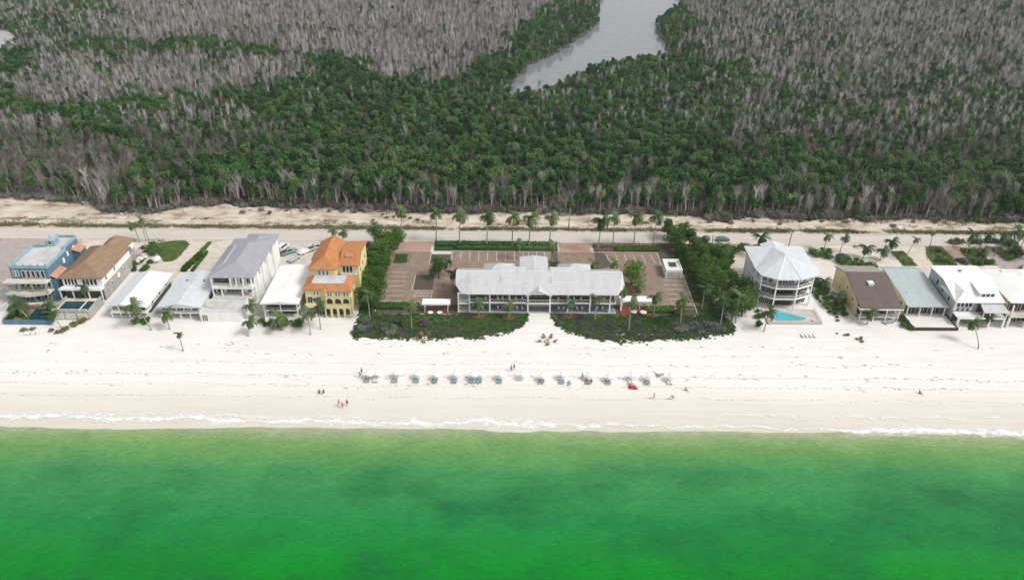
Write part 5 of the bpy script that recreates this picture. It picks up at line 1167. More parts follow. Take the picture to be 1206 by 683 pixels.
def far_right_house():
    t = house('white roofed house with yellow side walls cut by the right edge of the photo', 136.4, 187.4)
    w = 14.5
    MB().box(0,w,1.4,18,0,7.0).build('wall', 'pyellow', t)
    g = MB(); g.hip(-.1,w+.6,-.4,18.6,7.3,1.7,'y',1,1,.25,pull=6); g.build('roof', 'white_roof', t)
    g = MB(); g.hip(5.5,13.5,9,17,8.3,1.2,'y',1,1,.3,pull=3); g.build('raised_roof', 'white_roof', t)
    MB().box(-.0,w,-1.8,1.38,3.3,3.65).build('balcony_slab', 'cream', t); MB().box(.4,w-.4,1.3,1.38,.1,6.9).build('shaded_porch_wall', 'void', t)
    for x in (.2,4.8,9.6,14.2): post(t, x, -1.5, 3.65, 7.0, .34); post(t, x, -1.5, 0, 3.3, .5)
    rail(t, [(.2,-1.7),(w-.2,-1.7)], 3.65, .9)
    for k in range(4): win(t, 2+3.4*k, 1.26, 3.9, 2.4, 2.2); win(t, 2+3.4*k, 1.26, .4, 2.4, 2.2)
    for y in (4,8,12,15): win(t, -.02, y, 4.6, .7, 1.3, 'W', 'glass', 'cream', 0)
    return t
far_right_house()

# ------------------------------------------------------------------ vehicles
def car(x, y, rz, paint, label, kind='car'):
    t = thing('parked_'+kind, label, kind, (x, y, .06), rz)
    L, Wd = (4.5, 1.82) if kind != 'pickup' else (5.4, 1.95)
    hood = .86; roof_z = 1.46 if kind == 'car' else 1.78
    if kind == 'van': prof = [(-2.3,.35),(-2.35,.9),(-2.2,1.75),(-1.9,1.85),(1.0,1.85),(1.6,1.1),(2.35,.95),(2.4,.35)]; gl = [(-2.0,1.1),(-1.85,1.7),(.95,1.7),(1.42,1.12)]
    elif kind == 'pickup': prof = [(-2.7,.45),(-2.72,1.05),(-.9,1.08),(-.6,1.72),(.6,1.74),(1.2,1.1),(2.55,.98),(2.7,.45)]; gl = [(-.78,1.12),(-.52,1.64),(.55,1.66),(1.05,1.13)]
    else: prof = [(-2.2,.35),(-2.25,.9),(-1.9,1.02),(-1.2,1.44),(.3,1.46),(1.1,.98),(2.1,.82),(2.25,.35)]; gl = [(-1.75,1.02),(-1.15,1.37),(.26,1.39),(.9,1.0)]
    b = MB(); n = len(prof); w = Wd/2
    for s_ in (-1, 1):
        b.v += [(px_, s_*(w if z < 1.1 else w*.82), z) for px_, z in prof]
    b.f = [tuple(range(n)), tuple(range(2*n-1, n-1, -1))]+[(i, n+i, n+(i+1) % n, (i+1) % n) for i in range(n)]
    o = b.build('body', paint, t); bv = o.modifiers.new('bevel', 'BEVEL'); bv.width = .07; bv.segments = 2
    g = MB(); m = len(gl)
    for s_ in (-1, 1): g.v += [(px_, s_*(w*.98 if i in (0, m-1) else w*.86), z) for i, (px_, z) in enumerate(gl)]
    g.f = [tuple(range(m)), tuple(range(2*m-1, m-1, -1))]+[(i, m+i, m+(i+1) % m, (i+1) % m) for i in range(m)]
    go = g.build('windows', 'glass', t); 
    ws = MB(); a_, c_ = gl[-1], gl[-2]; ws.add([(a_[0]+.1,-w*.78,a_[1]+.0),(a_[0]+.1,w*.78,a_[1]+.0),(c_[0]+.12,w*.7,c_[1]),(c_[0]+.12,-w*.7,c_[1]),(a_[0]-.1,-w*.78,a_[1]-.05),(a_[0]-.1,w*.78,a_[1]-.05),(c_[0]-.1,w*.7,c_[1]-.05),(c_[0]-.1,-w*.7,c_[1]-.05)], [(0,1,2,3),(7,6,5,4),(0,4,5,1),(2,6,7,3)]); ws.build('windscreen', 'glass', t)
    for sx in (-L*.3, L*.3):
        for sy in (-1, 1):
            wl = MB().lathe([(.0,-.11),(.33,-.11),(.33,.11),(.0,.11)], 12).build('wheel', 'tyre', t, loc=(sx, sy*(w-.1), .33)); wl.rotation_euler = (pi/2, 0, 0)
            MB().lathe([(.0,-.125),(.19,-.125),(.19,.125),(.0,.125)], 10).build('rim', 'rim', wl)
    fx = prof[-1][0]
    for sy in (-1, 1):
        box(fx-.12,fx+.03,sy*w*.72-.2,sy*w*.72+.2,.6,.76).build('headlight', 'lamp', t); box(-fx-.02,-fx+.1,sy*w*.75-.15,sy*w*.75+.15,.7,.88).build('tail_light', 'tail', t)
    if kind == 'pickup': MB().box(-2.55,-.95,-w*.82,w*.82,.9,1.095).build('load_bed', 'dark_wood', t)
    return t
car(-78.2, 231.6, 1.5, 'car_white', 'white van parked against the rear of the house with the grey violet roof', 'van')
car(-76.6, 226.0, 1.6, 'car_silver', 'grey car beside the right wall of the house with the grey violet roof')
car(-74.2, 229.6, 1.2, 'car_white', 'white van at the back of the small car park, left of the trailers', 'van')
car(-71.6, 226.6, .7, 'car_green', 'green pickup in the middle of the small car park', 'pickup')
car(-68.8, 222.0, 1.15, 'car_silver', 'silver car nearest to the plain white roof in the small car park')
car(-66.6, 227.0, .9, 'car_white', 'white car behind the silver car in the small car park')
car(-63.6, 230.0, .8, 'car_silver', 'silver pickup at the right end of the small car park', 'pickup')
car(70.0, 238.2, .05, 'car_teal', 'dark teal car on the road behind the right tree belt')
car(142.9, 224.0, 2.2, 'car_black', 'black car parked at the end of the pink paver drive')
car(105.8, 226.4, .1, 'car_black', 'dark car half hidden by shrubs behind the dark brown roof')
car(159.8, 238.4, .05, 'car_black', 'black pickup on the road near the right edge', 'pickup')
car(-119.0, 225.6, 1.3, 'car_pink', 'pale pink car parked behind the brown roofed house, nearer the road')
car(-116.4, 220.6, 1.45, 'car_white', 'white car parked behind the brown roofed house, nearer the cottages')
car(160.2, 219.5, 1.1, 'car_silver', 'grey blue car at the far right edge behind the white roofs')
t = thing('satellite_dish', 'round white satellite dish on a short pole at the lawn corner', 'satellite dish', (-110.4, 219.6))
MB().tube([(0,0,-.1),(0,0,1.2)], .06, 6).build('pole', 'metal', t); MB().lathe([(.02,0),(.5,.1),(.85,.35),(.9,.36),(.5,.04),(.02,-.06)], 16).build('dish', 'canvas', t, True, loc=(0,-.1,1.4)).rotation_euler = (.5, 0, 0)
# utility poles
def upole(x, y, h, lean, label):
    t = thing('utility_pole', label, 'pole', (x, y)); MB().tube([(0,0,-.3),(lean,0,h)], [.16,.1], 6).build('pole', 'dark_wood', t); MB().tube([(lean*.95-1,0,h*.94),(lean*.95+1,0,h*.94)], .06, 4).build('crossarm', 'wood', t)
upole(88.4, 228.6, 8.6, .5, 'leaning dark utility pole beside the road right of the rounded white house')
upole(64.6, 231, 5.5, .0, 'short pale pole beside the road behind the tree belt')
t = thing('street_lamp', 'thin street lamp beside the road behind the cottages', 'street lamp', (-120.5, 234.4)); MB().tube([(0,0,0),(0,0,7)], [.1,.06], 6).build('pole', 'metal', t); MB().tube([(0,0,6.9),(1.2,0,7.2)], .05, 4).build('arm', 'metal', t); box(1.0,1.6,-.12,.12,7.1,7.25).build('lamp_head', 'metal', t)

# ------------------------------------------------------------------ palms
RP = [(-36.4,235.2,'first from the left'),(-25.0,234.6,'second from the left'),(-17.3,233.0,'third from the left'),(-8.3,232.4,'fourth from the left'),(-.1,233.0,'fifth from the left'),(5.4,231.9,'sixth from the left'),(12.1,232.6,'seventh from the left, beside the centre entrance'),(27.7,229.6,'fourth from the right, nearest to the camera'),(33.0,233.6,'third from the right'),(39.7,233.4,'second from the right'),(46.1,233.8,'last on the right')]
for x, y, lb in RP: palm(x, y, rnd.uniform(9.6,10.6), 'tall grey trunked palm of the roadside row, '+lb, 'royal', (rnd.uniform(-.3,.6), 0), .19, .88, 'royal palms along the road')
palm(19.3, 247.5, 9.5, 'pale tall palm trunk on the sand bank behind the road', 'coco', (.4,0), .17, .6)
palm(30.8, 257.6, 8.5, 'yellow green palm against the dark forest edge behind the road', 'bright', (.1,0), .15, .8)
palm(97, 258.5, 7.5, 'yellow green palm at the forest edge on the right', 'bright', (.3,.2), .14, .7)
for x, y, h, lb in ((1.5,224.1,5.6,'left of two short palms among the stalls behind the club house'),(12.5,221.4,6.2,'right of two short palms among the stalls behind the club house'),(12.9,213.4,4.2,'small palm touching the rear of the club house centre roof'),(24.7,213.3,4.6,'palm behind the right pavilion roof'),(31.0,213.6,4.6,'palm between the club roof and the brown bed'),(-19.4,212.6,5.0,'palm behind the left end of the club roof'),(-17.6,205.6,5.2,'palm against the left end wall of the club house'),(37.1,201.6,3.6,'wide spreading palm in the right car park')):
    palm(x, y, h, lb, 'coco', (rnd.uniform(-.3,.3), 0), .15, .85)
for x, y, h, lb, sc in ((-39.3,187.0,8.6,'palm at the left corner of the left bed by the yellow villa',.9),(-27.2,182.2,7.4,'lone palm in the left bed below the left car park',.8),(-9.2,189.0,4.6,'left palm in front of the club house left wing',.8),(-.8,188.4,4.6,'right palm in front of the club house left wing',.75),(16.6,189.4,4.8,'palm in the mulch ring right of the sand path',.7),(23.1,187.6,7.2,'palm before the club house right wing',.8),(31.7,181.8,9.2,'tall palm before the red floor terrace',.75),(39.6,188.9,7.2,'palm right of the red floor terrace',.8),(46.4,185.6,8.4,'palm over a round bush at the right car park end',.85),(53.9,193.4,7.5,'pale leaning palm beside the right tree belt',.8),(57.3,185.0,8.4,'thin palm in front of the right tree belt',.8),(62.0,187,8.2,'grey green palm at the seaward end of the tree belt',1.15),(-15.4,196.8,5.4,'palm in the planting left of the club house front',.8),(31.2,193.2,6.4,'palm at the right corner of the club house',.8)):
    palm(x, y, h, lb, 'coco', (rnd.uniform(-.2,.5) if x > 40 else rnd.uniform(-.3,.2), rnd.uniform(-.2,.3)), .15, sc)
for x, y, h, ln, lb, sc in ((-85.5,171.4,5.2,(-.2,0),'small lone palm standing out on the open sand',.5),(-92.8,181.5,5.0,(-.4,.5),'palm in front of the three vent cottage',1.0),(-97.6,181.0,7.0,(-4.2,1.6),'leaning palm between the two cottages',1.0),
  (-70.6,178.4,4.2,(.6,1),'short palm with fallen fronds before the grey violet roofed house',.75),(-71.6,187.2,4.6,(-.3,0),'palm at the left corner of the plain white roofed house',.85),(-62.4,181.4,4.0,(-.3,0),'low spreading palm in front of the plain white roofed house',1.15),(-54.1,179.4,6.2,(-.4,1.4),'palm with a dark root ball at the right of the white roofed house',.9),(-52.0,182.2,7.4,(.1,.6),'tall palm in front of the yellow villa',.95),
  (-122.0,181.4,3.4,(-3.4,2.6),'leaning palm before the walled pool court',.8),(-133,185.4,3.4,(-2.6,1.2),'leaning bushy palm over the blue pool wall',1.1),(-136.2,187.6,4.0,(-.6,.5),'bushy palm inside the blue pool court',1.2),(-127.4,187.6,4.2,(-.3,0),'palm between the blue and the brown roofed houses',.9),(-120.6,193.6,6.6,(.4,-.5),'dark palm over the pool court of the brown roofed house',.7),
  (123.4,175.1,5.8,(-1.2,4.0),'bent palm leaning over the sand at the right',.8),(68.8,182.8,6.2,(.9,.6),'palm at the left of the turquoise pool',1.0),(130.0,185.8,3.8,(.3,0),'small palm below the deck of the white house at the right',.7),(98.6,187.0,4.0,(0,0),'palm by the porch of the dark brown roofed house',.8),
  (-122.4,234.0,6.4,(-1.0,0),'bent ragged palm beside the road behind the brown roofed house',.7),(-118.8,233,8.6,(-.9,0),'tall thin palm at the corner of the green lawn',.55),(-128,216,6,(0,.4),'palm between the two left houses at the rear',.6),
  (77.8,226.4,7.4,(.8,0),'wide fronded palm behind the rounded white house',1.1),(85.6,223.6,4.4,(.8,0),'low palm right of the rounded white house at the rear',.8),(65.8,222,6,(.2,0),'palm in dark shrubs beside the tree belt rear',.9),
  (101.4,231.4,5.6,(.2,0),'palm behind the dark brown roofed house left of centre',.8),(106.4,230.6,5.4,(.8,0),'pale ragged palm behind the dark brown roofed house',.7),(112.5,226.6,3.8,(.3,0),'low palm behind the grey green roofed house, left',.9),(117.4,225.4,3.6,(.4,0),'low palm behind the grey green roofed house, right',.9),
  (124.8,224.6,7.4,(2.4,1),'pale pruned palm on the small lawn leaning right',.55),(122.4,231,3.8,(.3,0),'round dark palm beside the small lawn',.9),(137.2,234.4,5.4,(-.3,0),'pale stump like palm on the lawn by the road',.45),
  (146.0,228.6,8.0,(.8,0),'tall palm beside the black car on the right lawn',1.0),(150.6,230.0,7.2,(1.6,0),'palm in the middle of the right lawn',.9),(155.2,228.4,7.4,(1.8,1),'palm over the mauve drive at the right',.9),(160.6,229.6,8.4,(.6,0),'tall dark palm left of the far right corner',1.1),(164.6,226.4,6.4,(.9,0),'palm at the far right corner behind the white roofs',1.1),(166,233,6.4,(.9,0),'palm by the road at the far right edge',1.1),(148.6,224.8,4.4,(.6,0),'low pale palm at the right end of the lawn',.8),
  (-58.2,234.4,4.6,(-.4,0),'left of two small palms behind the orange roofs',.7),(-55.6,234.0,4.2,(.4,0),'right of two small palms behind the orange roofs',.7),(-44.4,231.5,7.0,(0,0),'dark palm behind the yellow villa beside the hedge trees',1.0)):
    palm(x, y, h, lb, 'coco', ln, .14, sc)
shrubs_left = [shrub(x, y, s_, lb, 'bed_leaf') for x, y, s_, lb in ((-138.4,185,1.8,'bushy plant in the left corner of the blue pool wall'),(-133.4,185,1.6,'bushy plant in the middle of the blue pool wall'),(-127.2,185.2,1.7,'bushy plant in the right corner of the blue pool wall'),(-124.6,190,2.0,'dark bush between the blue pool wall and the raised pool court'))]
# round trees and the two tree belts
roundtree(-22.2, 211.0, .95, 'round dark tree on the island of the left car park', 3, name='round_tree')
roundtree(35.7, 207.2, 1.15, 'round bright green tree over the red brown mulch of the right car park', 1, name='round_tree')
roundtree(47.2, 190.4, .62, 'small round bush tree behind the palm at the right car park end', 2, name='round_tree')
for k in range(11):
    roundtree(-39.6+rnd.uniform(-.8,.6)+(k > 8)*2.2, 191.6+4.3*k, rnd.uniform(.92,1.12), 'leafy tree of the left hedge row, '+('nearest to the beach','second from the beach','third from the beach','fourth from the beach','fifth from the beach','in the middle','fifth from the road','fourth from the road','third from the road','second from the road','nearest to the road')[k], k % 4, 'trees of the left hedge row')
for x, y in ((-46.4,229),(-44.6,225.2),(-45.4,220),(-43,216),(-43.6,233.2)): roundtree(x, y, rnd.uniform(.55,.75), 'dark bushy tree between the yellow villa and the left hedge row', None, 'dark trees behind the yellow villa')
pos = [(52.6,239.0),(57.0,237.2),(54,233.4),(58.4,232.0),(62,229.6),(54.8,228.6),(58.8,226.4),(63,224.0),(55,223),(59.6,220.6),(64,218.4),(55.6,216.8),(60,214.6),(64.6,212.4),(57.2,210.4),(61.2,208.6),(65.6,206.4),(57.6,204.4),(62.2,202.4),(66.6,200.4),(58.8,198.6),(63.4,196.2),(67.2,193.6),(60.4,192.4),(65,190.0),(62,188.2)]
ordn = lambda k, n: 'road end' if k < n/4 else 'upper middle' if k < n/2 else 'lower middle' if k < .75*n else 'beach end'
for k, (x, y) in enumerate(pos):
    x -= .8
    sd_ = 'left edge' if x < 57.4-.0*(k) else 'right edge' if x > 61.8 else 'centre'
    roundtree(x+rnd.uniform(-.6,.6), y+rnd.uniform(-.6,.6), rnd.uniform(.9,1.12), 'dense green tree at the %s of the right tree belt, %s' % (sd_, ordn(k, 26)), None, 'trees of the right tree belt')
for k in range(9):
    roundtree(-42.2+rnd.uniform(-.5,.5), 194+4.6*k, rnd.uniform(.8,1.0), 'leafy tree on the villa side of the left hedge row, '+('nearest to the beach','second from the beach','third from the beach','fourth from the beach','in the middle','fourth from the road','third from the road','second from the road','nearest to the road')[k], None, 'trees of the left hedge row')
t = thing('terrace_wall', 'pale stepped terrace wall cut by the left edge of the photo', 'wall', (-146.2, 190.0))
MB().box(-6,3.2,0,.4,-.1,1.6).build('front_wall', 'offwhite', t); MB().box(2.8,3.2,.41,12,-.1,1.2).build('side_wall', 'offwhite', t); MB().box(-6,2.79,.41,12,-.1,.9).build('terrace_floor', 'concrete', t)
t = thing('pavilion', 'small dark teal roofed pavilion cut by the left edge of the photo', 'pavilion', (-151.5, 197.5)); g = MB(); g.hip(-3,3,-2.5,2.5,3.2,1.2,'x',1,1); g.build('roof', 'dpool', t)
for sx in (-2.6,2.6):
    for sy in (-2.1,2.1): box(sx-.12,sx+.12,sy-.12,sy+.12,.05,2.98).build('post', 'offwhite', t)
# shrubs around the houses
def shrubs(L, label, group, m='bed_leaf', s0=1.2, s1=2.0):
    xs_ = sorted(p[0] for p in L); n_ = len(L); base_label = label
    for x, y in L:
        if n_ >= 6 and len(base_label.split()) <= 13: label = base_label+', '+('on the left' if x <= xs_[n_//3-1] else 'on the right' if x > xs_[2*n_//3] else 'in the middle')
        shrub(x+rnd.uniform(-.7,.7), y+rnd.uniform(-.7,.7), rnd.uniform(s0, s1), label, m, group)
shrubs([(-121.4+.55*k, 180.2+.75*k) for k in range(9)], 'olive shrub of the diagonal hedge below the walled pool court', 'olive hedge shrubs by the pool court', 'dry_leaf', .9, 1.3)
shrubs([(-131.8,179.8),(-129.6,180.2),(-124.4,179.6),(-122.8,179.8)], 'low dune shrub on the sand below the blue pool wall', 'dune shrubs at the left', 'dry_leaf', .9, 1.5)
shrubs([(-102.6,184.6),(-101.2,185),(-99.8,184.6)], 'dark bush between the two cottages', 'bushes between the cottages')
shrubs([(-66.6,184.4),(-65,183.4),(-63.6,184.2),(-61.8,184.6),(-60,184.6),(-58.6,185.2),(-68.2,185),(-57.6,183.6)], 'bush in front of the plain white roofed house', 'bushes before the plain white roofed house', 'bed_leaf', 1.3, 2.1)
shrubs([(-117.6,228),(-115.6,226.4),(-114.8,228.8),(-116.8,230.6),(-113.8,225.8)], 'dark round bush at the left of the green lawn', 'bushes left of the green lawn', 'bed_leaf', 1.6, 2.6)
shrubs([(-116.8,214+1.8*k) for k in range(5)], 'dark hedge bush between the parked cars and the pale drive', 'bushes along the pale drive', 'bed_leaf', 1.2, 1.8)
shrubs([(-113,214+1.8*k) for k in range(4)], 'dark bush behind the half grey half white cottage', 'bushes behind the cottages', 'bed_leaf', 1.0, 1.6)
shrubs([(66,230),(68,231),(70,228.6),(67,226),(69.4,224),(67,220.6),(66.6,217)], 'dark shrub left of the rounded white house at the rear', 'shrubs left of the rounded white house', 'bed_leaf', 2.2, 3.4)
shrubs([(72.6,230.2),(74.8,231),(79.6,229.6),(80.6,231)], 'dark round shrub behind the rounded white house', 'shrubs behind the rounded white house', 'bed_leaf', 1.8, 2.8)
shrubs([(86.4+.30*k, 220.5-2.0*k) for k in range(17)], 'dark green hedge shrub in the line right of the rounded white house', 'hedge line right of the rounded white house', 'bed_leaf', .7, 1.1)
shrubs([(88.8,212),(90.6,209.6),(91.8,206.4),(92.6,203.4),(90.2,203.6),(93.8,200.8),(92,199.8),(94.4,198),(93,196.4),(95,194.4),(91.6,193.2),(94.4,191.2),(90,196.4)], 'dark leafy bush between the rounded white house and the yellow wall', 'bushes left of the dark brown roofed house', 'bed_leaf', 1.3, 2.6)
for x, y, h, lb in ((91.4,204,4.2,'palm rising from the bushes left of the yellow side wall, nearer the road'),(93.2,197,3.6,'palm rising from the bushes left of the yellow side wall, nearer the beach')): palm(x, y, h, lb, 'coco', (.3,0), .13, .8)
shrubs([(91.8,209)], 'purple flowering bush beside the yellow side wall', None, 'purple_leaf', 2.2, 2.4)
shrubs([(69.8-.28*k*1.0, 192.6-1.2*k) for k in range(7)], 'green hedge shrub along the left edge of the pool terrace', 'hedge left of the pool terrace', 'hedge_leaf', .9, 1.3)
shrubs([(99,228),(100.6,226.2),(103,223.6),(105.6,222.6),(108.4,222.4),(110.6,221.4),(112.2,220.4),(101.2,229.2),(97.4,229.2)], 'dark shrub behind the dark brown roofed house', 'shrubs behind the dark brown roofed house', 'bed_leaf', 1.6, 2.6)
shrubs([(108.6,189),(109.2,187.4),(108.4,185.8),(109.4,184.4)], 'dark bush between the two low right houses', 'bushes at the sandy terrace', 'bed_leaf', 1.2, 2)
shrubs([(134.8,225),(136.8,224),(139.2,223.4),(137.8,227),(138.2,231)], 'dark shrub on the lawn behind the white house', 'shrubs on the lawn behind the white house', 'bed_leaf', .9, 1.6)
shrubs([(148,223.6),(150.4,223.4),(152.2,224),(147.6,230.6),(150.6,228)], 'dark shrub on the lawn behind the far right house', 'shrubs on the lawn behind the far right house', 'bed_leaf', 1.3, 2.2)
shrubs([(159.4,227),(161.8,228),(164,230.4),(152,237.6),(154.6,237.8),(163,236.6),(165.4,237)], 'dark shrub near the road at the far right', 'shrubs by the road at the far right', 'bed_leaf', 2, 3)
shrubs([(145.6,237.4),(148.4,237.6)], 'olive shrub by the road behind the right lawn', 'olive shrubs by the road', 'dry_leaf', 1.8, 2.4)
shrubs([(89.6,181.6),(90.8,180.8),(92.6,179.8),(93.2,178.6),(93.6,177.4),(88.2,181.8),(94.6,180.4)], 'small dune plant on the sand below the dark brown roofed house', 'dune plants on the right sand', 'dry_leaf', .4, .8)
shrubs([(-48+2.1*k, 252.4+rnd.uniform(-1,3)) for k in range(8)], 'low scrub on the sand bank below the forest edge, left of centre', 'bank scrub left of centre', 'dry_leaf', .7, 1.3)
shrubs([(-95+5*k, 257+rnd.uniform(-1,2.6)) for k in range(9)], 'low brown scrub on the sand bank behind the left houses', 'bank scrub at the left', 'dead_twig_dark', .9, 1.8)
shrubs([(60+8*k, 250+rnd.uniform(0,3.6)) for k in range(12)], 'low scrub on the sand bank behind the right houses', 'bank scrub at the right', 'dry_leaf', .6, 1.5)
# driftwood and dead brush strewn along the bank below the forest
LOG = [MB().tube([(-1.4,0,.1),(0,.1,.22),(1.5,-.1,.1)], [.1,.12,.05], 5).tube([(.3,0,.2),(.9,.5,.7)], [.05,.02], 4).tube([(-.5,0,.2),(-.8,-.5,.8)], [.05,.02], 4), MB().tube([(-1,0,.05),(.2,.2,.3),(1.1,.1,.9)], [.12,.1,.03], 5).tube([(0,.2,.2),(-.5,.8,1.0)], [.06,.02], 4), MB().tube([(-2,0,.1),(2,.3,.12)], [.13,.06], 5)]
p_ = []
for _ in range(700):
    x = rnd.uniform(-190,190); y = edge_y(x)-abs(rnd.gauss(0, 2.3))+1.2
    if y > 249: p_.append((x, y, ground_z(x,y)+.02, rnd.randrange(3), rnd.uniform(0,6.28), rnd.uniform(.4,1.3)))
scatter('driftwood', p_[:450], [q.mesh('driftwood_piece', 'pale_bark') for q in LOG], 'pale driftwood and fallen branches along the foot of the forest', 'driftwood')
scatter('fallen_branches', p_[450:], [q.mesh('branch_piece', 'bark') for q in LOG], 'dark fallen branches scattered along the foot of the forest', 'branches')
US = [shrub_mesh('mangrove_leaf', k) for k in range(3)]+[shrub_mesh('dead_twig_dark', k) for k in range(2)]
p_ = []
for _ in range(2600):
    x = rnd.uniform(-200,200); y = edge_y(x)+rnd.uniform(-1.5, 7)+(fbm(x, 5, 6)-.5)*5+(fbm(x+9, 44, 5)-.5)*5
    p_.append((x, y, max(.1, ground_z(x,y)), rnd.choice((0,1,3,3,3,4,4,4)), rnd.uniform(0,6.28), rnd.uniform(.7,2.6)*(.6+fbm(x, 9, 12)*.8)))
scatter('forest_undergrowth', p_, US, 'dark bushes and brown brush filling the foot of the forest', 'undergrowth')
BR = []
for s_ in range(3):
    R2 = random.Random(s_+9); q = MB(); a, c = bare(s_+70, 2.2, 26, .035, .6, .05); q.add(a.v, a.f); q.add(c.v, c.f); BR.append(q.mesh('brush', 'dead_twig_dark'))
p_ = []
for _ in range(1500):
    x = rnd.uniform(-190,190); y = edge_y(x)-1.0-abs(rnd.gauss(0, 1.6))+(fbm(x, 77, 9)-.45)*9
    if y > 250: p_.append((x, y, ground_z(x,y)+.0, rnd.randrange(3), rnd.uniform(0,6.28), rnd.uniform(.4,1.3)))
scatter('dead_brush', p_, BR, 'dead brown brush at the foot of the forest edge', 'brush')
# ------------------------------------------------------------------ on the beach
def umbrella(x, y, label):
    t = thing('beach_umbrella', label, 'umbrella', (x, y, 0), rnd.uniform(0,.8), 'white beach umbrellas in a row')
    put('pole', UM[0], t); put('canopy', UM[1], t, (0,0,0), 0); return t
um_p = MB().tube([(0,0,-.2),(0,0,2.35)], .035, 6).mesh('pole', 'white'); q = MB(); n = 8; b_ = []
q.v.append((0,0,2.38))
for k in range(n): a = 2*pi*k/n; q.v += [(.62*cos(a),.62*sin(a),2.26),(1.22*cos(a),1.22*sin(a),1.98),(1.22*cos(a),1.22*sin(a),1.78),(1.18*cos(a),1.18*sin(a),1.93)]
for k in range(n):
    o = 1+4*k; p = 1+4*((k+1) % n); q.f += [(0,o,p),(o,o+1,p+1,p),(o+1,o+2,p+2,p+1),(o+1,p+1,p+3,o+3)]
UM = (um_p, q.mesh('canopy', 'canvas'))
LF = {}
def lounger(x, y, rz, m, label, group):
    t = thing('beach_lounger', label, 'lounger', (x, y, 0), rz, group)
    if 'f' not in LF:
        f = MB().tube([(-.3,-.95,.3),(-.3,.95,.3)], .03, 5).tube([(.3,-.95,.3),(.3,.95,.3)], .03, 5).tube([(-.3,-.95,.3),(.3,-.95,.3)], .03, 5); LF['f'] = f.mesh('frame', 'white')
        LF['l'] = box(-.03,.03,-.03,.03,0,.3).mesh('leg', 'white')
    if m not in LF: LF[m] = (box(-.3,.3,-.93,.3,.31,.36).mesh('seat', m), MB().add([(-.3,.3,.36),(.3,.3,.36),(.3,.95,.75),(-.3,.95,.75),(-.3,.32,.31),(.3,.32,.31),(.3,.97,.70),(-.3,.97,.70)], [(0,1,2,3),(7,6,5,4),(0,4,5,1),(1,5,6,2),(2,6,7,3),(3,7,4,0)]).mesh('backrest', m))
    put('frame', LF['f'], t); put('seat', LF[m][0], t); put('backrest', LF[m][1], t)
    for sx in (-.28,.28):
        for sy in (-.8,.6): put('leg', LF['l'], t, (sx, sy, 0))
    return t
UX = [-35.1,-32.9,-28.3,-23.0,-18.4,-13.6,-9.3,-7.5,-2.5,2.9,7.9,12.9,19.4,24.3,30.1,34.0,39.6]
what = ['over grey loungers at the left end of the row','second from the left end, close beside the first','over a grey lounger, third from the left','over blue loungers, first with blue from the left','over blue loungers, second with blue from the left','over blue loungers, third with blue from the left','left one of the close pair over blue loungers','right one of the close pair over blue loungers','over blue loungers just left of the standing couple','alone over bare sand near the row centre','over dark grey loungers right of the row centre','over two wide spread blue loungers','beside dark seated people','over blue loungers left of the red beach blanket','just behind the red beach blanket','over blue loungers, last with blue on the right','last on the right of the row']
kind = ['g','w','g','b','b','b','b','b','b','','g','b','g','b','w','b','w']
for i, x in enumerate(UX):
    umbrella(x+.25, 159.8+rnd.uniform(-.35,.35), 'white beach umbrella '+what[i]); k = kind[i]
    if k:
        m = {'g':'grey_cloth','b':'blue_cloth','w':'white_cloth'}[k]; nm = {'g':'dark grey','b':'blue','w':'white'}[k]
        lounger(x-.85, 158.9, pi+rnd.uniform(-.15,.15), m, 'left %s lounger under the umbrella %s' % (nm, ' '.join(what[i].split()[-4:])), nm+' beach loungers')
        lounger(x-.05, 158.8, pi+rnd.uniform(-.15,.15), m, 'right %s lounger under the umbrella %s' % (nm, ' '.join(what[i].split()[-4:])), nm+' beach loungers')
        if i == 11: lounger(x+1.4, 158.3, pi, m, 'third blue lounger under the umbrella over two wide spread blue loungers', nm+' beach loungers')
# wooden chair circles round fire tables
def adirondack(x, y, rz, label):
    t = thing('beach_chair', label, 'chair', (x, y, 0), rz, 'wooden chairs round the fire tables')
    MB().add([(-.35,-.35,.38),(.35,-.35,.38),(.35,.3,.28),(-.35,.3,.28),(-.35,-.35,.32),(.35,-.35,.32),(.35,.3,.22),(-.35,.3,.22)], [(0,1,2,3),(7,6,5,4),(0,4,5,1),(1,5,6,2),(2,6,7,3),(3,7,4,0)]).build('seat', 'teak', t)
    for k in range(5): MB().add([(-.34+.14*k,.28,.28),(-.22+.14*k,.28,.28),(-.22+.14*k,.62,1.1-.03*abs(k-2)),(-.34+.14*k,.62,1.1-.03*abs(k-2)),(-.34+.14*k,.32,.28),(-.22+.14*k,.32,.28),(-.22+.14*k,.66,1.1-.03*abs(k-2)),(-.34+.14*k,.66,1.1-.03*abs(k-2))], [(0,1,2,3),(7,6,5,4),(0,4,5,1),(1,5,6,2),(2,6,7,3),(3,7,4,0)]).build('back_slat', 'teak', t)
    for sx in (-.4,.4): box(sx-.06,sx+.06,-.4,.4,.54,.58).build('armrest', 'teak', t); box(sx-.03,sx+.03,-.38,-.3,0,.54).build('leg', 'teak', t); box(sx-.03,sx+.03,.25,.33,0,.54).build('leg', 'teak', t)
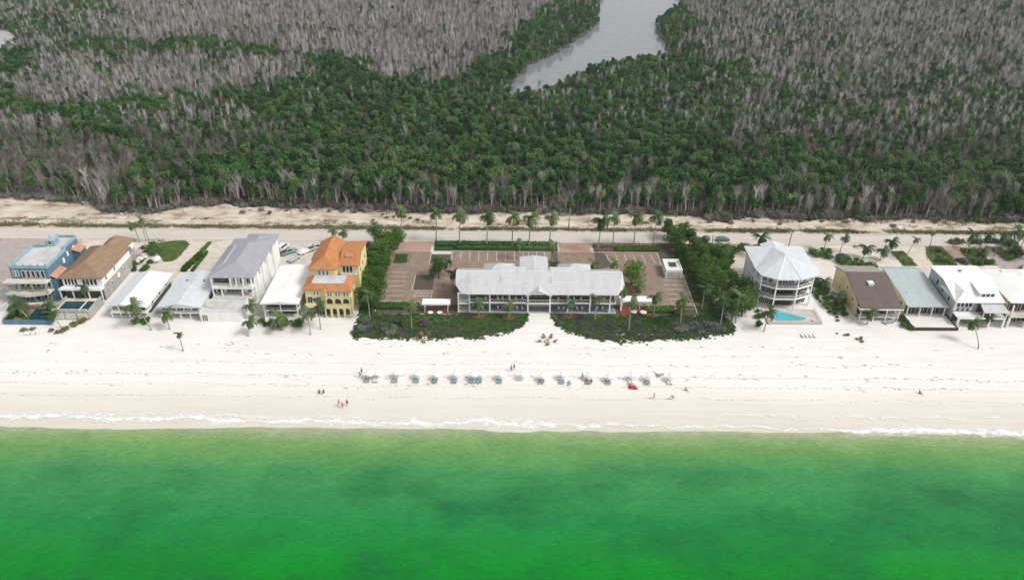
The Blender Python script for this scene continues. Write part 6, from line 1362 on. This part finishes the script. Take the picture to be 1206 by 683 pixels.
for cx, cy, nm in ((-23.2,177.6,'left'),(9.6,177.0,'right')):
    t = thing('fire_table', 'low square fire table in the %s circle of wooden chairs' % nm, 'table', (cx, cy, 0)); box(-.6,.6,-.6,.6,0,.42).build('base', 'concrete', t); box(-.68,.68,-.68,.68,.42,.5).build('tabletop', 'tan_concrete', t); box(-.25,.25,-.25,.25,.501,.54).build('burner_tray', 'dark_wood', t)
    for dx, dy, rz, lb in ((-2.0,-.1,pi/2+.2,'left'),(2.0,-.1,-pi/2-.2,'right'),(-.9,1.7,.35,'rear left'),(.9,1.7,-.35,'rear right'),(-.1,-1.6,pi,'front')):
        adirondack(cx+dx, cy+dy, rz, '%s wooden chair of the %s chair circle' % (lb, nm))
for k in range(4): lounger(78.6+1.1*k, 180.4, pi, 'white_cloth', ('leftmost','second from left','second from right','rightmost')[k]+' white lounger on the sand before the turquoise pool', 'white loungers before the pool')
for x, y, rz, lb in ((72.6,187.4,1.2,'left'),(84.2,188,2.0,'right')): lounger(x, y, rz, 'grey_cloth', 'dark lounger on the pool terrace, %s of the pool' % lb, 'dark loungers by the pool')
for x, y in ((103.6,187.2),(105.2,187.6)): lounger(x, y, .4*x, 'blue_cloth', 'blue lounger below the porch of the dark brown roofed house, '+('left' if x < 104 else 'right')+' one', 'blue loungers by the porch')
t = thing('rowing_boat', 'small white boat lying on the sand below the blue pool wall', 'boat', (-128.6,178.6), .1)
q = MB(); hull = [(-2,0,.5),(-1.6,.5,.42),(0,.62,.4),(1.6,.5,.42),(2,.3,.45),(2,-.3,.45),(1.6,-.5,.42),(0,-.62,.4),(-1.6,-.5,.42)]
q.add(hull+[(x*.8,y*.5,0) for x,y,z in hull], [tuple(range(17,8,-1))]+[(i,(i+1)%9,9+(i+1)%9,9+i) for i in range(9)]); q.build('hull', 'white', t); box(-.6,-.3,-.5,.5,.3,.36).build('thwart', 'wood', t); box(.7,1.0,-.5,.5,.3,.36).build('thwart', 'wood', t)

# ------------------------------------------------------------------ people
def person(x, y, rz, pose, top, bottom, label, hair='hair', z=None, child=False):
    t = thing('person', label, 'person', (x, y, ground_z(x, y) if z is None else z), rz)
    if pose == 'sit': J = dict(pel=(0,0,.18),ch=(0,.12,.52),nk=(0,.16,.68),hd=(0,.14,.84),kn=[(.12*s,-.45,.42) for s in (-1,1)],ft=[(.12*s,-.72,.04) for s in (-1,1)],el=[(.27*s,.12,.38) for s in (-1,1)],ha=[(.2*s,-.12,.30) for s in (-1,1)])
    elif pose == 'lie': J = dict(pel=(0,0,.14),ch=(0,.42,.16),nk=(0,.6,.17),hd=(0,.78,.18),kn=[(.11*s,-.46,.14) for s in (-1,1)],ft=[(.12*s,-.88,.08) for s in (-1,1)],el=[(.34*s,.3,.1) for s in (-1,1)],ha=[(.36*s,.02,.08) for s in (-1,1)])
    elif pose == 'walk': J = dict(pel=(0,0,.92),ch=(0,-.02,1.28),nk=(0,-.02,1.48),hd=(0,-.05,1.64),kn=[(-.1,-.2,.52),(.1,.08,.5)],ft=[(-.1,-.3,.06),(.1,.42,.12)],el=[(-.26,.12,1.16),(.26,-.12,1.16)],ha=[(-.26,.1,.9),(.26,-.32,.98)])
    elif pose == 'bend': J = dict(pel=(0,.1,.85),ch=(0,-.25,1.08),nk=(0,-.42,1.14),hd=(0,-.56,1.1),kn=[(.12*s,.02,.48) for s in (-1,1)],ft=[(.13*s,.08,.05) for s in (-1,1)],el=[(.25*s,-.35,.82) for s in (-1,1)],ha=[(.16*s,-.5,.6) for s in (-1,1)])
    else: J = dict(pel=(0,0,.93),ch=(0,.0,1.29),nk=(0,0,1.49),hd=(0,-.02,1.65),kn=[(.11*s,-.02,.5) for s in (-1,1)],ft=[(.13*s,-.03,.05) for s in (-1,1)],el=[(.27*s,.03,1.15) for s in (-1,1)],ha=[(.25*s,-.12,.9) for s in (-1,1)])
    V = []; E_ = []; Rr = []
    def v(p, r): V.append(p); Rr.append(r); return len(V)-1
    pel = v(J['pel'], .14); mid = v(tuple((Vector(J['pel'])+Vector(J['ch']))/2), .125); ch = v(J['ch'], .15); nk = v(J['nk'], .06); h0 = v(tuple(Vector(J['nk']).lerp(Vector(J['hd']), .55)), .085); hd = v(J['hd'], .10)
    E_ += [(pel,mid),(mid,ch),(ch,nk),(nk,h0),(h0,hd)]
    up = (Vector(J['nk'])-Vector(J['pel'])).normalized()
    for i, s_ in ((0,-1),(1,1)):
        hp = v(tuple(Vector(J['pel'])+Vector((.09*s_,0,0))-up*.06), .10); kn = v(J['kn'][i], .062); an = v(tuple(Vector(J['kn'][i]).lerp(Vector(J['ft'][i]), .9)), .042); to = v(tuple(Vector(J['ft'][i])+Vector((0,-.18,-.01)) if pose != 'lie' else Vector(J['ft'][i])+Vector((0,-.06,.14))), .035)
        E_ += [(pel,hp),(hp,kn),(kn,an),(an,to)]
        sh = v(tuple(Vector(J['ch'])+Vector((.18*s_,0,0))+up*.09), .058); el = v(J['el'][i], .042); wr = v(J['ha'][i], .028); d = (Vector(J['ha'][i])-Vector(J['el'][i])).normalized(); pm = v(tuple(Vector(J['ha'][i])+d*.08), .034)
        E_ += [(ch,sh),(sh,el),(el,wr),(wr,pm)]
        for f in range(4):
            fv = v(tuple(Vector(J['ha'][i])+d*(.165+.012*(f in (1,2)))+Vector((0,(f-1.5)*.018,0))), .008); E_.append((pm, fv))
        th = v(tuple(Vector(J['ha'][i])+d*.11+Vector((0,-.05,0))), .009); E_.append((wr, th))
    me = bpy.data.meshes.new('body'); me.from_pydata(V, E_, []); o = bpy.data.objects.new('body', me); S.collection.objects.link(o); o.parent = t; me.materials.append(M['skin'])
    md = o.modifiers.new('skin', 'SKIN'); sk = me.skin_vertices[0].data if me.skin_vertices else None
    if sk is None:
        import bmesh
        bm = bmesh.new(); bm.from_mesh(me); bm.verts.layers.skin.verify(); bm.to_mesh(me); bm.free(); sk = me.skin_vertices[0].data
    for i, r in enumerate(Rr): sk[i].radius = (r, r)
    sk[0].use_root = True
    o.modifiers.new('smooth', 'SUBSURF').levels = 1; o.modifiers['smooth'].render_levels = 1
    p, c, n_ = Vector(J['pel']), Vector(J['ch']), Vector(J['nk'])
    if top:
        q = MB().tube([tuple(p+up*.02), tuple(p.lerp(c,.5)), tuple(c+up*.05), tuple(c.lerp(n_,.7))], [.175,.16,.19,.09], 10)
        for i, s_ in ((0,-1),(1,1)): sh = c+Vector((.17*s_,0,0))+up*.09; q.tube([tuple(sh-Vector((.06*s_,0,0))), tuple(sh.lerp(Vector(J['el'][i]),.55))], [.085,.07], 8)
        q.build('shirt', top, t, True)
    q = MB().tube([tuple(p+up*.08), tuple(p-up*.07)], [.175,.18], 10)
    for i, s_ in ((0,-1),(1,1)): hp = p+Vector((.09*s_,0,0))-up*.05; q.tube([tuple(hp), tuple(hp.lerp(Vector(J['kn'][i]),.55))], [.125,.10], 8)
    q.build('shorts', bottom, t, True)
    h = Vector(J['hd']); f = Vector((0,-1,0)) if pose != 'lie' else Vector((0,0,1)); hu = Vector((0,0,1)) if pose != 'lie' else Vector((0,1,0))
    MB().lathe([(.005,.15),(.07,.135),(.112,.07),(.118,0),(.105,-.06),(.08,-.10)], 10).build('hair', hair, t, True, loc=tuple(h-f*.025+hu*.02)).rotation_euler = (0 if pose != 'lie' else -pi/2, 0, 0)
    fc = MB().add([tuple(h+f*.10+hu*.01), tuple(h+f*.105-hu*.04+Vector((.018,0,0))), tuple(h+f*.105-hu*.04-Vector((.018,0,0))), tuple(h+f*.145-hu*.035)], [(0,1,3),(0,3,2),(1,2,3)]); fc.build('nose', 'skin', t)
    for s_ in (-1,1): e = h+f*.098+Vector((.038*s_,0,0))+hu*.02; MB().box(e.x-.014,e.x+.014,e.y-.01,e.y+.01,e.z-.008,e.z+.008).build('eye', 'hair', t)
    return t
person(.0,163.6,.3,'stand','grey_cloth','navy_cloth','person in a grey shirt standing left in the couple behind the umbrella row')
person(.7,164.1,-.8,'stand','navy_cloth','grey_cloth','person in dark clothes standing right in the couple behind the umbrella row')
person(-37.4,161.9,1.2,'stand','navy_cloth','navy_cloth','person in dark clothes standing left of the first umbrella')
person(-37.5,160.4,2.2,'walk','grey_cloth','navy_cloth','person in grey walking just in front of the left end of the umbrella row')
person(17.6,160.6,.6,'stand',None,'navy_cloth','person standing with bare chest beside the umbrella over dark seated people')
person(18.6,159.2,.2,'sit','navy_cloth','navy_cloth','left of two dark dressed people sitting under an umbrella'); person(19.8,159.0,-.3,'sit','navy_cloth','grey_cloth','right of two dark dressed people sitting under an umbrella')
person(34.2,152.6,1.5,'walk',None,'grey_cloth','person walking on damp sand below the red beach blanket'); person(38.8,152.6,-1.2,'bend','grey_cloth','green_cloth','person bending over on the damp sand, right of the walker')
person(-38.7,149.2,.4,'walk','navy_cloth','navy_cloth','person in dark clothes walking near the foam at the left'); person(-39.6,148.2,.1,'stand',None,'red_cloth','smaller bare chested person in red shorts at the edge of the foam'); person(-40.6,149.0,.8,'walk',None,'grey_cloth','person in grey shorts walking leftmost near the foam')
person(-46.3,154.0,.2,'sit','navy_cloth','navy_cloth','left of two dark figures sitting on the damp sand'); person(-45.3,154.0,-.2,'sit','navy_cloth','navy_cloth','right of two dark figures sitting on the damp sand')
person(99.4,155.7,.6,'sit','navy_cloth','navy_cloth','lone dark figure sitting on the sand at the right'); person(42.6,156.2,.6,'sit','grey_cloth','grey_cloth','lone figure in grey sitting right of the umbrella row')
person(29.2,157.4,.5,'sit','red_cloth','red_cloth','person in red sitting left on the red beach blanket'); person(30.2,157.0,1.1,'lie','red_cloth','red_cloth','person in red lying on the red beach blanket')
t = box(-1.0,1.0,-.8,.8,.0,.03).build('beach_blanket', 'red_cloth', None, loc=(29.7,157.1,.0)); tag(t, 'red beach blanket spread on the sand before the umbrella row', 'blanket')
for i, (x, y) in enumerate(((36.4,162.4),(37.4,162.0))): lounger(x, y, 1.2+i, 'grey_cloth', ('left','right')+() and ('left' if i == 0 else 'right')+' grey lounger behind the right end of the umbrella row', 'grey loungers behind the row')
# small dark specks of weed and sand clumps
WD = []
for s_ in range(3):
    q = MB(); R2 = random.Random(s_+300)
    for _ in range(14): a = R2.uniform(0,6.28); x, y = R2.gauss(0,.3), R2.gauss(0,.12); q.add([(x-.1*cos(a),y-.1*sin(a),.02),(x+.1*cos(a),y+.1*sin(a),.03),(x+.05*sin(a),y-.05*cos(a),.10)], [(0,1,2)])
    WD.append(q.mesh('weed', 'dead_twig_dark'))
p_ = []
for _ in range(520):
    x = rnd.uniform(-125,150); y0 = rnd.choice((161.2,161.2,157.2,166.8,171,174.6)); y = y0+(fbm(x,y0,20)-.5)*4+rnd.gauss(0,.5)
    if fbm(x,y0*3,13) > .46: p_.append((x, y, 0, rnd.randrange(3), rnd.uniform(-.4,.4), rnd.uniform(.4,1.3)))
scatter('wrack', p_, WD, 'brown seaweed wrack strewn in lines along the beach', 'seaweed')
p_ = [(rnd.uniform(-110,110), rnd.uniform(102,132), SEA_Z+.12, rnd.randrange(3), rnd.uniform(0,6), rnd.uniform(.5,1.2)) for _ in range(34)]
scatter('floating_weed', p_, WD, 'small dark specks of weed floating in the green water', 'seaweed')
# ------------------------------------------------------------------ haze
HB = MB().box(-1500, 1500, -600, 2400, -6, 121)
ho = HB.build('haze', None); ho['kind'] = 'stuff'; ho['label'] = 'thin pale haze over the whole coast'; ho['category'] = 'haze'
hm = bpy.data.materials.new('haze_air'); hm.use_nodes = True; hn = hm.node_tree; hn.nodes.clear()
pv = hn.nodes.new('ShaderNodeVolumePrincipled'); pv.inputs['Color'].default_value = (.86,.91,.92,1); pv.inputs['Density'].default_value = .00011; pv.inputs['Anisotropy'].default_value = .2
hn.links.new(pv.outputs[0], hn.nodes.new('ShaderNodeOutputMaterial').inputs['Volume']); ho.data.materials.append(hm)
